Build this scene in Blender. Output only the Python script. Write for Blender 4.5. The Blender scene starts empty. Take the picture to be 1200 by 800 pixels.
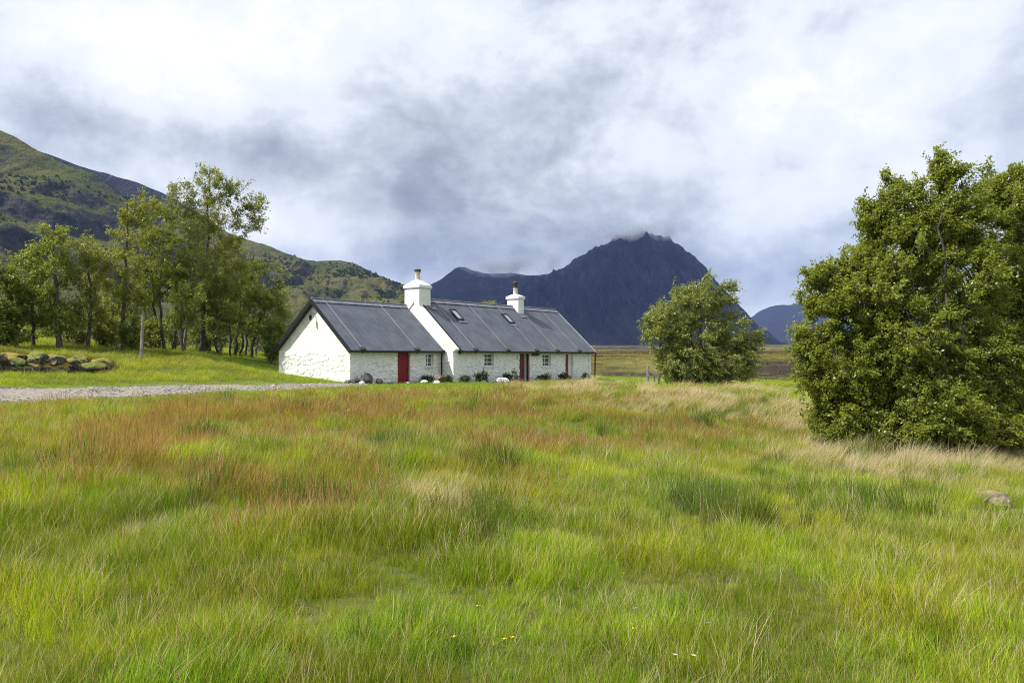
import bpy, bmesh, math, random
import numpy as np
from mathutils import Vector, Matrix
random.seed(7)
RNG = np.random.default_rng(11)
scene = bpy.context.scene
COL = scene.collection
R = math.radians

# ------------------------------------------------------------------ camera, sky, sun, exposure
EYE = 1.62                      # eye height over the datum
FPX, CX, HOR = 933.0, 600.0, 417.4   # focal length and horizon of the photograph, in its pixels
cam_d = bpy.data.cameras.new('camera'); cam = bpy.data.objects.new('camera', cam_d); COL.objects.link(cam)
cam.location = (0, 0, EYE); cam.rotation_euler = (R(90), 0, 0)
cam_d.sensor_width = 36.0; cam_d.lens = 36.0 * FPX / 1200.0
cam_d.shift_y = (HOR - 400.0) / 1200.0
cam_d.clip_start = 0.1; cam_d.clip_end = 60000
scene.camera = cam
SUN_H = Vector((-0.958, -0.287, 0)).normalized()   # horizontal direction towards the sun
SUN_EL = R(51)
scene.view_settings.view_transform = 'Standard'
scene.view_settings.look = 'None'
scene.view_settings.exposure = 0.5
scene.view_settings.gamma = 1.0
scene.view_settings.use_curve_mapping = False
scene.render.engine = 'CYCLES'
scene.cycles.max_bounces = 6
scene.cycles.diffuse_bounces = 3
scene.cycles.transmission_bounces = 3
scene.cycles.transparent_max_bounces = 6
scene.cycles.volume_bounces = 2
scene.cycles.volume_max_steps = 64
scene.cycles.use_denoising = True
scene.cycles.denoising_prefilter = 'NONE'
scene.cycles.use_adaptive_sampling = False
scene.cycles.filter_width = 1.0
scene.cycles.caustics_reflective = False
scene.cycles.caustics_refractive = False

sun_d = bpy.data.lights.new('sun', 'SUN'); sun = bpy.data.objects.new('sun', sun_d); COL.objects.link(sun)
sun_d.energy = 5.0; sun_d.angle = R(0.5); sun_d.color = (1.0, 0.95, 0.86)
sd = Vector((SUN_H.x * math.cos(SUN_EL), SUN_H.y * math.cos(SUN_EL), math.sin(SUN_EL)))
sun.rotation_euler = sd.to_track_quat('Z', 'Y').to_euler()
sun.location = (-30, -10, 60)

class NT:
    """small helper to write node trees briefly"""
    def __init__(s, tree): s.t = tree
    def n(s, typ, **kw):
        nd = s.t.nodes.new(typ)
        for k, v in kw.items():
            if k == 'inp':
                for a, b in v.items():
                    sock = nd.inputs[a]
                    if isinstance(b, bpy.types.NodeSocket): s.t.links.new(b, sock)
                    else: sock.default_value = b
            else: setattr(nd, k, v)
        return nd
    def m(s, op, a, b=0.0, c=0.0, clamp=False):
        nd = s.t.nodes.new('ShaderNodeMath'); nd.operation = op; nd.use_clamp = clamp
        for i, v in enumerate((a, b, c)):
            if isinstance(v, bpy.types.NodeSocket): s.t.links.new(v, nd.inputs[i])
            else: nd.inputs[i].default_value = v
        return nd.outputs[0]
    def mix(s, f, a, b, mode='MIX'):
        nd = s.t.nodes.new('ShaderNodeMix'); nd.data_type = 'RGBA'; nd.blend_type = mode
        for i, v in ((0, f), (6, a), (7, b)):
            if isinstance(v, bpy.types.NodeSocket): s.t.links.new(v, nd.inputs[i])
            else: nd.inputs[i].default_value = v if i == 0 else (*v[:3], 1)
        return nd.outputs[2]
    def ramp(s, f, stops, interp='LINEAR'):
        nd = s.t.nodes.new('ShaderNodeValToRGB'); nd.color_ramp.interpolation = interp
        el = nd.color_ramp.elements
        while len(el) < len(stops): el.new(0.5)
        for e, (p, c) in zip(el, stops):
            e.position = p; e.color = (*c, 1) if len(c) == 3 else c
        s.t.links.new(f, nd.inputs[0]); return nd.outputs[0]
    def sm(s, v, lo, hi, a=0.0, b=1.0):
        nd = s.t.nodes.new('ShaderNodeMapRange'); nd.interpolation_type = 'SMOOTHSTEP'
        s.t.links.new(v, nd.inputs[0])
        for i, x in enumerate((lo, hi, a, b)): nd.inputs[i + 1].default_value = x
        return nd.outputs[0]
    def noise(s, vec, scale, detail=4, rough=0.55, dist=0.0):
        nd = s.n('ShaderNodeTexNoise', inp={'Vector': vec, 'Scale': scale, 'Detail': detail, 'Roughness': rough, 'Distortion': dist})
        return nd.outputs['Fac']
    def vscale(s, vec, xyz, loc=(0, 0, 0)):
        nd = s.n('ShaderNodeMapping', inp={'Vector': vec, 'Scale': xyz, 'Location': loc}); return nd.outputs[0]

world = bpy.data.worlds.new('World'); scene.world = world; world.use_nodes = True
world.cycles.sampling_method = 'AUTOMATIC'
def build_sky():
    t = world.node_tree; t.nodes.clear(); k = NT(t)
    out = k.n('ShaderNodeOutputWorld'); bg = k.n('ShaderNodeBackground', inp={'Strength': 0.1})
    t.links.new(bg.outputs[0], out.inputs['Surface'])
    sky = k.n('ShaderNodeTexSky', sky_type='NISHITA', sun_disc=False, sun_elevation=SUN_EL,
              sun_rotation=math.atan2(SUN_H.x, SUN_H.y), altitude=310, air_density=1.0, dust_density=0.6)
    tc = k.n('ShaderNodeTexCoord'); g = tc.outputs['Generated']
    sep = k.n('ShaderNodeSeparateXYZ', inp={0: g}); X, Y, Z = sep.outputs
    yy = k.m('ADD', k.m('ABSOLUTE', Y), 0.02)
    ax = k.m('DIVIDE', X, yy); az = k.m('DIVIDE', Z, yy)
    # broken cloud layers: noise laid over the sky direction, flattened near the skyline
    wv = k.n('ShaderNodeTexNoise', inp={'Vector': k.vscale(g, (1, 1, 1.8)), 'Scale': 4.0, 'Detail': 4.0})
    off = k.n('ShaderNodeVectorMath', operation='SCALE', inp={0: k.n('ShaderNodeVectorMath', operation='SUBTRACT', inp={0: wv.outputs['Color'], 1: (.5, .5, .5)}).outputs[0], 'Scale': 0.05}).outputs[0]
    gw = k.n('ShaderNodeVectorMath', operation='ADD', inp={0: g, 1: off}).outputs[0]
    n1 = k.noise(k.vscale(gw, (1.0, 1.0, 1.35), (3.1, 0.4, 1.7)), 2.6, 10, 0.60, 0.0)
    n2 = k.noise(k.vscale(gw, (1.0, 1.0, 1.6), (7.7, 2.2, 0.3)), 6.5, 10, 0.62, 0.0)
    n3 = k.noise(k.vscale(g, (1.0, 1.0, 1.5), (1.2, 5.1, 4.3)), 1.3, 3, 0.5, 0.0)
    bil = k.m('ABSOLUTE', k.m('SUBTRACT', k.m('MULTIPLY', k.noise(k.vscale(gw, (1.0, 1.0, 1.6), (2.3, 8.2, 5.3)), 4.2, 9, 0.56, 0.0), 2.0), 1.0))
    wx = k.m('ADD', ax, k.m('MULTIPLY', k.m('SUBTRACT', n2, 0.5), 0.16))
    wz = k.m('ADD', az, k.m('MULTIPLY', k.m('SUBTRACT', n1, 0.5), 0.14))
    def bank(px, py, rx, ry, amp):          # a bank of cloud with a centre and a spread, in sky direction
        cx, cz = (px - CX) / FPX, (HOR - py) / FPX
        a = k.m('DIVIDE', k.m('SUBTRACT', wx, cx), rx / FPX); b = k.m('DIVIDE', k.m('SUBTRACT', wz, cz), ry / FPX)
        d2 = k.m('ADD', k.m('MULTIPLY', a, a), k.m('MULTIPLY', b, b))
        return k.m('MULTIPLY', k.m('EXPONENT', k.m('MULTIPLY', d2, -1.0)), amp)
    val = k.m('ADD', 0.535, k.m('MULTIPLY', k.m('SUBTRACT', n1, 0.5), 0.75))
    val = k.m('ADD', val, k.m('MULTIPLY', k.m('SUBTRACT', n2, 0.5), 1.0))
    val = k.m('ADD', val, k.m('MULTIPLY', k.m('SUBTRACT', n3, 0.5), 0.25))
    val = k.m('ADD', val, k.m('MULTIPLY', k.m('SUBTRACT', 0.20, bil), 0.42))
    bil2 = k.m('ABSOLUTE', k.m('SUBTRACT', k.m('MULTIPLY', k.noise(k.vscale(gw, (1.0, 1.0, 1.25), (6.3, 1.2, 9.3)), 9.0, 7, 0.55, 0.0), 2.0), 1.0))
    val = k.m('ADD', val, k.m('MULTIPLY', k.m('MULTIPLY', k.m('SUBTRACT', 0.22, bil2), 0.48), k.sm(n3, 0.38, 0.55, 0.35, 1.0)))
    for b in BANKS: val = k.m('ADD', val, bank(*b))
    val = k.m('ADD', val, k.sm(az, 0.25, 0.9, 0.0, 0.12))
    colr = k.ramp(val, [(0.0, (0.21, 0.235, 0.275)), (0.28, (0.31, 0.345, 0.395)), (0.50, (0.47, 0.515, 0.565)),
                        (0.72, (0.68, 0.715, 0.755)), (0.90, (0.76, 0.775, 0.80)), (1.0, (0.82, 0.825, 0.84))])
    c10 = k.mix(1.0, colr, (10, 10, 10), 'MULTIPLY')
    c = k.mix(0.94, sky.outputs[0], c10)
    t.links.new(c, bg.inputs['Color'])
BANKS = [(230, 60, 220, 70, 0.22), (60, 10, 130, 60, 0.10), (440, 30, 140, 40, 0.10), (600, 200, 200, 75, -0.15), (600, 275, 150, 45, -0.34), (250, 165, 200, 40, -0.20),
         (430, 235, 120, 40, -0.12), (375, 258, 70, 30, 0.30), (20, 120, 120, 40, -0.06), (725, 165, 60, 32, 0.26), (700, 195, 40, 20, 0.10),
         (1010, 80, 170, 70, 0.16), (1015, 200, 110, 30, 0.20), (930, 235, 90, 24, 0.12), (890, 315, 120, 40, -0.28), (800, 110, 120, 40, -0.08),
         (1190, 130, 70, 50, -0.14), (480, 305, 70, 22, -0.16), (520, 270, 50, 20, 0.10), (840, 265, 60, 20, 0.10)]
build_sky()

# ------------------------------------------------------------------ helpers
def at(px, py, d):
    """world point that the photograph shows at pixel (px,py), at distance d in front of the camera"""
    return Vector(((px - CX) / FPX * d, d, EYE + (HOR - py) / FPX * d))

def tag(o, label=None, cat=None, group=None, kind=None):
    if label: o['label'] = label
    if cat: o['category'] = cat
    if group: o['group'] = group
    if kind: o['kind'] = kind
    return o

def empty(name, loc, label=None, cat=None, group=None, rz=0.0):
    o = bpy.data.objects.new(name, None); COL.objects.link(o); o.location = loc; o.rotation_euler.z = rz
    o.empty_display_size = 0.3
    return tag(o, label, cat, group)

def mesh_np(name, V, F, mat, parent=None, smooth=False, attrs=None, link=True, quads=None):
    """V (n,3); F list/array of faces; vertices given in world space unless the parent is at the origin of them"""
    me = bpy.data.meshes.new(name)
    V = np.asarray(V, dtype=np.float32)
    if isinstance(F, np.ndarray):
        nf, w = F.shape
        me.vertices.add(len(V)); me.vertices.foreach_set('co', V.ravel())
        me.loops.add(nf * w); me.loops.foreach_set('vertex_index', F.astype(np.int32).ravel())
        me.polygons.add(nf); me.polygons.foreach_set('loop_start', np.arange(0, nf * w, w, dtype=np.int32))
        me.update(calc_edges=True)
    else:
        me.from_pydata([tuple(map(float, v)) for v in V], [], F); me.update()
    if smooth: me.polygons.foreach_set('use_smooth', np.ones(len(me.polygons), dtype=bool))
    for k, (dom, typ, arr) in (attrs or {}).items():
        a = me.attributes.new(k, typ, dom)
        a.data.foreach_set('color' if typ == 'FLOAT_COLOR' else ('vector' if typ == 'FLOAT_VECTOR' else 'value'), np.asarray(arr).ravel())
    if mat: me.materials.append(mat)
    o = bpy.data.objects.new(name, me)
    if link: COL.objects.link(o)
    if parent:
        o.parent = parent
    return o

class MB:
    """collects simple solids into one mesh"""
    def __init__(s): s.v = []; s.f = []
    def add(s, V, F):
        b = len(s.v); s.v += [tuple(x) for x in V]; s.f += [tuple(i + b for i in f) for f in F]
    def hexa(s, c):      # 8 corners: bottom 4 ccw, top 4 ccw
        s.add(c, [(3, 2, 1, 0), (4, 5, 6, 7), (0, 1, 5, 4), (1, 2, 6, 5), (2, 3, 7, 6), (3, 0, 4, 7)])
    def box(s, o, a, b, c):   # corner plus three edge vectors
        o, a, b, c = map(Vector, (o, a, b, c))
        s.hexa([o, o + a, o + a + b, o + b, o + c, o + a + c, o + a + b + c, o + b + c])
    def tube(s, pts, rad, n=8, cap=True):
        pts = [Vector(p) for p in pts]; rad = rad if hasattr(rad, '__len__') else [rad] * len(pts)
        b = len(s.v); ref = None
        for i, p in enumerate(pts):
            d = (pts[min(i + 1, len(pts) - 1)] - pts[max(i - 1, 0)]).normalized()
            if ref is None: ref = Vector((0, 0, 1)) if abs(d.z) < 0.9 else Vector((1, 0, 0))
            x = d.cross(ref).normalized(); y = x.cross(d).normalized(); ref = y
            for j in range(n):
                a = 2 * math.pi * j / n; s.v.append(tuple(p + (x * math.cos(a) + y * math.sin(a)) * rad[i]))
        for i in range(len(pts) - 1):
            for j in range(n):
                s.f.append((b + i * n + j, b + i * n + (j + 1) % n, b + (i + 1) * n + (j + 1) % n, b + (i + 1) * n + j))
        if cap:
            s.f.append(tuple(b + j for j in range(n))[::-1]); e = b + (len(pts) - 1) * n
            s.f.append(tuple(e + j for j in range(n)))
    def lathe(s, base, prof, n=16):    # prof: list of (r, z)
        b = len(s.v); base = Vector(base)
        for r, z in prof:
            for j in range(n):
                a = 2 * math.pi * j / n; s.v.append(tuple(base + Vector((r * math.cos(a), r * math.sin(a), z))))
        for i in range(len(prof) - 1):
            for j in range(n):
                s.f.append((b + i * n + j, b + i * n + (j + 1) % n, b + (i + 1) * n + (j + 1) % n, b + (i + 1) * n + j))
        s.f.append(tuple(b + j for j in range(n))[::-1]); e = b + (len(prof) - 1) * n
        s.f.append(tuple(e + j for j in range(n)))
    def build(s, name, mat, parent=None, bevel=0.0, smooth=False):
        off = Vector(parent_world(parent)) if parent else Vector((0, 0, 0))
        me = bpy.data.meshes.new(name); me.from_pydata([tuple(Vector(v) - off) for v in s.v], [], s.f); me.update()
        if bevel > 0:
            bm = bmesh.new(); bm.from_mesh(me); bmesh.ops.recalc_face_normals(bm, faces=bm.faces)
            ed = [e for e in bm.edges if len(e.link_faces) == 2 and e.calc_face_angle(0) > 0.5]
            bmesh.ops.bevel(bm, geom=ed, offset=bevel, segments=2, affect='EDGES', clamp_overlap=True)
            bm.to_mesh(me); bm.free()
        if smooth: me.polygons.foreach_set('use_smooth', np.ones(len(me.polygons), dtype=bool))
        if mat: me.materials.append(mat)
        o = bpy.data.objects.new(name, me); COL.objects.link(o)
        if parent: o.parent = parent
        return o

def parent_world(p):
    v = Vector((0, 0, 0))
    while p is not None: v += p.location; p = p.parent
    return v

# value noise in numpy
def _h(ix, iy, seed):
    n = (ix.astype(np.int64) * 374761393 + iy.astype(np.int64) * 668265263 + seed * 974711) & 0x7fffffff
    n = ((n ^ (n >> 13)) * 1274126177) & 0x7fffffff
    n = (n ^ (n >> 16)) & 0xffffff
    return n / float(0xffffff)
def vnoise(x, y, seed=0):
    x = np.asarray(x, float); y = np.asarray(y, float)
    ix = np.floor(x); iy = np.floor(y); fx = x - ix; fy = y - iy
    fx = fx * fx * fx * (fx * (fx * 6 - 15) + 10); fy = fy * fy * fy * (fy * (fy * 6 - 15) + 10)
    a = _h(ix, iy, seed); b = _h(ix + 1, iy, seed); c = _h(ix, iy + 1, seed); d = _h(ix + 1, iy + 1, seed)
    return a + (b - a) * fx + (c - a) * fy + (a - b - c + d) * fx * fy
def fbm(x, y, oct=5, seed=0, gain=0.5, ridged=False):
    s = 0; amp = 1; tot = 0
    for o in range(oct):
        n = vnoise(x * 2 ** o + 17.3 * o, y * 2 ** o - 9.1 * o, seed + o)
        if ridged: n = 1 - np.abs(2 * n - 1)
        s = s + n * amp; tot += amp; amp *= gain
    return s / tot
def sstep(x, a, b):
    t = np.clip((x - a) / (b - a), 0, 1); return t * t * (3 - 2 * t)

# ------------------------------------------------------------------ materials
def mat(name, build, rough=0.9):
    m = bpy.data.materials.new(name); m.use_nodes = True; t = m.node_tree; t.nodes.clear(); k = NT(t)
    out = k.n('ShaderNodeOutputMaterial'); b = k.n('ShaderNodeBsdfPrincipled', inp={'Roughness': rough})
    t.links.new(b.outputs[0], out.inputs[0])
    build(k, b, out, t); return m
def setc(t, sock, v):
    if isinstance(v, bpy.types.NodeSocket): t.links.new(v, sock)
    else: sock.default_value = (*v, 1) if hasattr(v, '__len__') else v
def bump(k, b, t, h, strength=0.5, dist=0.05):
    n = k.n('ShaderNodeBump', inp={'Height': h, 'Strength': strength, 'Distance': dist}); t.links.new(n.outputs[0], b.inputs['Normal'])
def pos(k): return k.n('ShaderNodeNewGeometry').outputs['Position']
def objc(k): return k.n('ShaderNodeTexCoord').outputs['Object']

def plain(name, c1, c2=None, scale=8.0, rough=0.7, bmp=0.0, spec=0.4, metal=0.0):
    def f(k, b, out, t):
        n = k.noise(objc(k), scale, 5, 0.6)
        setc(t, b.inputs['Base Color'], k.mix(k.sm(n, 0.35, 0.65), c1, c2 or c1))
        b.inputs['Specular IOR Level'].default_value = spec; b.inputs['Metallic'].default_value = metal
        if bmp: bump(k, b, t, n, bmp, 0.02)
    return mat(name, f, rough)

def m_white(name, rough_stone):
    def f(k, b, out, t):
        p = objc(k)
        n = k.noise(p, 3.0, 6, 0.6); n2 = k.noise(k.vscale(p, (1, 1, 2)), 14.0, 4, 0.6)
        c = k.mix(k.sm(n, 0.35, 0.7), (0.80, 0.80, 0.78), (0.70, 0.70, 0.67))
        if rough_stone:
            a = k.n('ShaderNodeAttribute', attribute_name='joint').outputs['Fac']
            wear = k.m('MULTIPLY', k.sm(a, 0.45, 0.95), k.sm(n2, 0.52, 0.66))
            c = k.mix(k.m('MULTIPLY', wear, 0.75), c, (0.22, 0.20, 0.16))
            n3 = k.noise(p, 9.0, 5, 0.7)
            c = k.mix(k.m('MULTIPLY', k.sm(n3, 0.66, 0.74), 0.6), c, (0.30, 0.28, 0.20))
        n4 = k.noise(k.vscale(p, (2.2, 2.2, .5)), 1.6, 6, 0.65)
        c = k.mix(k.m('MULTIPLY', k.sm(n4, 0.55, 0.72), 0.30), c, (0.42, 0.40, 0.34))
        zz = k.n('ShaderNodeSeparateXYZ', inp={0: pos(k)}).outputs[2]
        c = k.mix(k.m('MULTIPLY', k.sm(k.m('ADD', zz, k.m('MULTIPLY', n, 1.3)), 1.1, 0.45), 0.45), c, (0.24, 0.25, 0.17))
        setc(t, b.inputs['Base Color'], c); b.inputs['Specular IOR Level'].default_value = 0.2
        bump(k, b, t, n2, 0.5, 0.03)
    return mat(name, f, 0.85)
M = {}
M['whitewash_stone'] = m_white('whitewashed_stone', True)
M['whitewash'] = m_white('whitewash_smooth', False)
def f(k, b, out, t):
    p = objc(k)
    n = k.noise(p, 1.2, 5, 0.6); n2 = k.noise(k.vscale(p, (1, 1, 1)), 22.0, 3, 0.6); n3 = k.noise(p, 0.45, 3, 0.5)
    c = k.mix(k.sm(n, 0.3, 0.7), (0.080, 0.090, 0.118), (0.118, 0.130, 0.160))
    c = k.mix(k.m('MULTIPLY', k.sm(n3, 0.5, 0.7), 0.35), c, (0.14, 0.14, 0.15))
    c = k.mix(k.m('MULTIPLY', k.sm(n2, 0.6, 0.75), 0.3), c, (0.05, 0.055, 0.07))
    st = k.noise(k.vscale(p, (1.2, 1.2, .25)), 3.0, 5, 0.65); c = k.mix(k.m('MULTIPLY', k.sm(st, 0.56, 0.72), 0.45), c, (0.17, 0.165, 0.155))
    c = k.mix(k.m('MULTIPLY', k.sm(k.noise(p, 5.0, 4, 0.6), 0.66, 0.72), 0.35), c, (0.13, 0.10, 0.07))
    setc(t, b.inputs['Base Color'], c); b.inputs['Specular IOR Level'].default_value = 0.2
    bump(k, b, t, n2, 0.25, 0.01)
M['roof'] = mat('roof_sheeting', f, 0.55)
M['black'] = plain('black_paint', (0.012, 0.013, 0.016), (0.022, 0.022, 0.026), 12, 0.5, spec=0.3)
M['strap'] = plain('pale_strap', (0.42, 0.42, 0.40), (0.30, 0.30, 0.30), 9, 0.6)
M['lead'] = plain('lead_ridge', (0.20, 0.21, 0.24), (0.13, 0.14, 0.165), 3, 0.5)
M['red'] = plain('red_door_paint', (0.24, 0.010, 0.012), (0.17, 0.008, 0.012), 5, 0.5, spec=0.35)
M['darkred'] = plain('dark_red_paint', (0.13, 0.010, 0.016), (0.09, 0.008, 0.014), 5, 0.5)
M['frame_white'] = plain('white_window_paint', (0.78, 0.78, 0.75), (0.68, 0.68, 0.65), 20, 0.5)
M['grey_panel'] = plain('grey_inner_door', (0.50, 0.48, 0.45), (0.42, 0.40, 0.38), 6, 0.6)
M['pot'] = plain('chimney_pot_clay', (0.62, 0.58, 0.50), (0.45, 0.38, 0.30), 9, 0.8, 0.3)
M['cowl'] = plain('sooty_cowl', (0.03, 0.027, 0.024), (0.07, 0.055, 0.04), 14, 0.7)
M['sign'] = plain('weathered_sign_board', (0.06, 0.045, 0.03), (0.10, 0.08, 0.05), 12, 0.7)
M['blind'] = plain('skylight_blind', (0.36, 0.38, 0.41), (0.30, 0.32, 0.35), 6, 0.25, spec=0.6)
M['wood_grey'] = plain('weathered_grey_wood', (0.30, 0.28, 0.25), (0.16, 0.14, 0.12), 10, 0.85, 0.4)
M['wood_dark'] = plain('dark_old_wood', (0.07, 0.06, 0.05), (0.13, 0.11, 0.09), 10, 0.85, 0.4)
def f(k, b, out, t):
    b.inputs['Base Color'].default_value = (0.09, 0.10, 0.11, 1); b.inputs['Specular IOR Level'].default_value = 0.6
M['glass'] = mat('dark_window_glass', f, 0.08)
def rockmat(name, c1, c2, moss=0.0, lich=0.4, mosscol=(0.13, 0.165, 0.02)):
    def f(k, b, out, t):
        p = objc(k)
        n = k.noise(p, 4.0, 8, 0.62); n2 = k.noise(p, 11.0, 4, 0.6)
        c = k.mix(k.sm(n, 0.35, 0.65), c1, c2)
        c = k.mix(k.m('MULTIPLY', k.sm(n2, 0.58, 0.66), lich), c, (0.62, 0.62, 0.58))
        if moss > 0:
            nz = k.n('ShaderNodeSeparateXYZ', inp={0: k.n('ShaderNodeNewGeometry').outputs['Normal']}).outputs[2]
            mm = k.m('ADD', nz, k.m('MULTIPLY', k.m('SUBTRACT', k.noise(p, 2.2, 5, 0.6), 0.5), 1.8))
            mc = k.mix(k.sm(k.noise(p, 1.7, 4, 0.6), 0.4, 0.6), mosscol, (0.24, 0.17, 0.025))
            c = k.mix(k.m('MULTIPLY', k.sm(mm, 0.24, 0.55), moss), c, mc)
        setc(t, b.inputs['Base Color'], c); bump(k, b, t, k.m('ADD', n, k.m('MULTIPLY', n2, 0.4)), 0.8, 0.06)
    return mat(name, f, 0.92)
M['rock_grey'] = rockmat('lichen_rock', (0.20, 0.19, 0.18), (0.34, 0.33, 0.31))
M['rock_dark'] = rockmat('dark_wet_rock', (0.045, 0.042, 0.045), (0.11, 0.10, 0.10), lich=0.25)
M['rock_white'] = rockmat('pale_quartz_rock', (0.55, 0.54, 0.52), (0.72, 0.71, 0.69), lich=0.3)
M['rock_brown'] = rockmat('brown_rock', (0.13, 0.095, 0.07), (0.24, 0.19, 0.14))
M['rock_moss'] = rockmat('mossy_wall_stone', (0.022, 0.020, 0.018), (0.085, 0.078, 0.072), moss=1.0)
M['rock_pasture'] = rockmat('field_rock', (0.10, 0.09, 0.085), (0.40, 0.38, 0.36), moss=0.75, lich=0.8, mosscol=(0.16, 0.13, 0.03))

def foliage(name, c1, c2, under, rough=0.42, trans=0.48, spec=0.45):
    m = bpy.data.materials.new(name); m.use_nodes = True; t = m.node_tree; t.nodes.clear(); k = NT(t)
    out = k.n('ShaderNodeOutputMaterial')
    rnd = k.n('ShaderNodeAttribute', attribute_name='lv').outputs['Fac']
    geo = k.n('ShaderNodeNewGeometry')
    n = k.noise(k.n('ShaderNodeTexCoord').outputs['Object'], 0.7, 3, 0.5)
    c = k.mix(rnd, c1, c2)
    c = k.mix(k.sm(n, 0.4, 0.65), c, tuple(x * y for x, y in zip(c2, (1.05, 1.0, 0.8))))
    c = k.mix(geo.outputs['Backfacing'], c, k.mix(0.6, c, under))
    p = k.n('ShaderNodeBsdfPrincipled', inp={'Base Color': c, 'Roughness': rough, 'Specular IOR Level': spec})
    tr = k.n('ShaderNodeBsdfTranslucent', inp={'Color': k.mix(0.7, c, (c2[0] * 1.5, c2[1] * 1.35, c2[2] * 0.5))})
    ms = k.n('ShaderNodeMixShader', inp={0: trans, 1: p.outputs[0], 2: tr.outputs[0]})
    t.links.new(ms.outputs[0], out.inputs[0]); return m
M['leaf_birch'] = foliage('birch_leaves', (0.140, 0.180, 0.024), (0.260, 0.292, 0.045), (0.20, 0.23, 0.13))
M['leaf_dark'] = foliage('dark_broad_leaves', (0.100, 0.150, 0.015), (0.200, 0.248, 0.028), (0.17, 0.21, 0.11))
M['leaf_bright'] = foliage('fresh_broad_leaves', (0.110, 0.170, 0.018), (0.220, 0.275, 0.032), (0.21, 0.26, 0.12))
M['leaf_willow'] = foliage('willow_leaves', (0.140, 0.188, 0.028), (0.260, 0.305, 0.054), (0.30, 0.33, 0.21), trans=0.28)
M['leaf_alder'] = foliage('glossy_broad_leaves', (0.125, 0.185, 0.016), (0.255, 0.305, 0.034), (0.25, 0.30, 0.15), rough=0.38)
M['leaf_shrub'] = foliage('shrub_leaves', (0.030, 0.055, 0.016), (0.055, 0.085, 0.025), (0.09, 0.11, 0.06))
def barkf(c1, c2):
    def f(k, b, out, t):
        p = k.vscale(objc(k), (1, 1, 0.35)); n = k.noise(p, 9, 6, 0.65)
        setc(t, b.inputs['Base Color'], k.mix(k.sm(n, 0.4, 0.6), c1, c2)); bump(k, b, t, n, 0.7, 0.03)
    return f
M['bark_dark'] = mat('dark_bark', barkf((0.045, 0.038, 0.030), (0.10, 0.088, 0.07)))
M['bark_grey'] = mat('grey_bark', barkf((0.09, 0.08, 0.07), (0.22, 0.20, 0.17)))

# ------------------------------------------------------------------ ground: control points read from the photograph
def rel(px, py, d): return ((px - CX) / FPX * d, d, (HOR - py) / FPX * d)
CTRL = [(0, 0, -1.62), (-6, -3, -1.5), (6, -3, -1.75), (0, -30, -1.5), (-40, -20, -0.6), (40, -20, -2.4),
        rel(600, 800, 3.98), rel(0, 800, 3.92), rel(1200, 800, 4.1), rel(600, 570, 10.0), (0, 20, -1.60), (0, 30, -1.58),
        (-6.7, 10.3, -1.56), (-8.5, 14, -1.57), rel(0, 480, 23.5), rel(0, 458, 27), rel(180, 451, 33), rel(180, 465, 29.5), rel(340, 451, 38), rel(330, 456, 36),
        (-20, 22, -1.05), rel(50, 442, 33), rel(50, 432, 36), rel(50, 415, 40), rel(160, 434, 38), rel(160, 416, 43), rel(250, 430, 41), rel(260, 419, 46),
        rel(317, 436, 46.6), rel(409, 448.5, 42.2), rel(545, 449, 46.5), rel(610, 450, 51), rel(690, 446, 58.5),
        rel(480, 455, 39), rel(740, 446, 62), rel(730, 456, 45), rel(800, 470, 30), rel(810, 462, 43), rel(930, 490, 25), rel(1000, 538, 18.4), rel(1130, 541, 18), rel(1200, 543, 18),
        rel(1160, 585, 9.9), rel(930, 462, 50), rel(930, 446, 85), rel(740, 437, 105), rel(640, 438, 100), rel(1200, 470, 45), rel(1400, 520, 22),
        rel(100, 402, 75), rel(320, 416, 75), rel(-200, 400, 40), rel(-300, 440, 22), rel(450, 432, 90), rel(100, 392, 120), rel(600, 434, 130), rel(900, 433, 130), rel(1300, 440, 110)]
CT = np.array(CTRL, float); CT[:, 2] += EYE
def _tps():
    n = len(CT); P = CT[:, :2] / 30.0
    d2 = ((P[:, None] - P[None]) ** 2).sum(-1); K = 0.5 * d2 * np.log(d2 + 1e-9)
    K += np.eye(n) * 0.004
    A = np.zeros((n + 3, n + 3)); A[:n, :n] = K; A[:n, n] = 1; A[:n, n + 1:] = P; A[n, :n] = 1; A[n + 1:, :n] = P.T
    return P, np.linalg.solve(A, np.concatenate([CT[:, 2], np.zeros(3)]))
TP, TW = _tps()
def far_z(x, y):
    d = np.hypot(x, y)
    z = EYE - 1.9 + 0.0150 * np.clip(d - 120, 0, 3000)
    z = z + 3.0 * (fbm(x / 260.0, y / 420.0, 3, 31) - 0.5) * sstep(d, 150, 700)
    return z
def base_z(x, y):
    x = np.asarray(x, float); y = np.asarray(y, float); sh = x.shape; xf = x.ravel(); yf = y.ravel()
    out = np.empty(len(xf))
    for i in range(0, len(xf), 50000):
        a = np.stack([xf[i:i + 50000], yf[i:i + 50000]], 1) / 30.0
        a = np.clip(a, -5, 5)
        d2 = ((a[:, None] - TP[None]) ** 2).sum(-1)
        out[i:i + 50000] = (0.5 * d2 * np.log(d2 + 1e-9)) @ TW[:-3] + TW[-3] + a @ TW[-2:]
    d = np.hypot(xf, yf); w = sstep(d, 85, 150)
    near = np.clip(out, -2.0, 6.0)
    return (near * (1 - w) + far_z(xf, yf) * w).reshape(sh)
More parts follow.
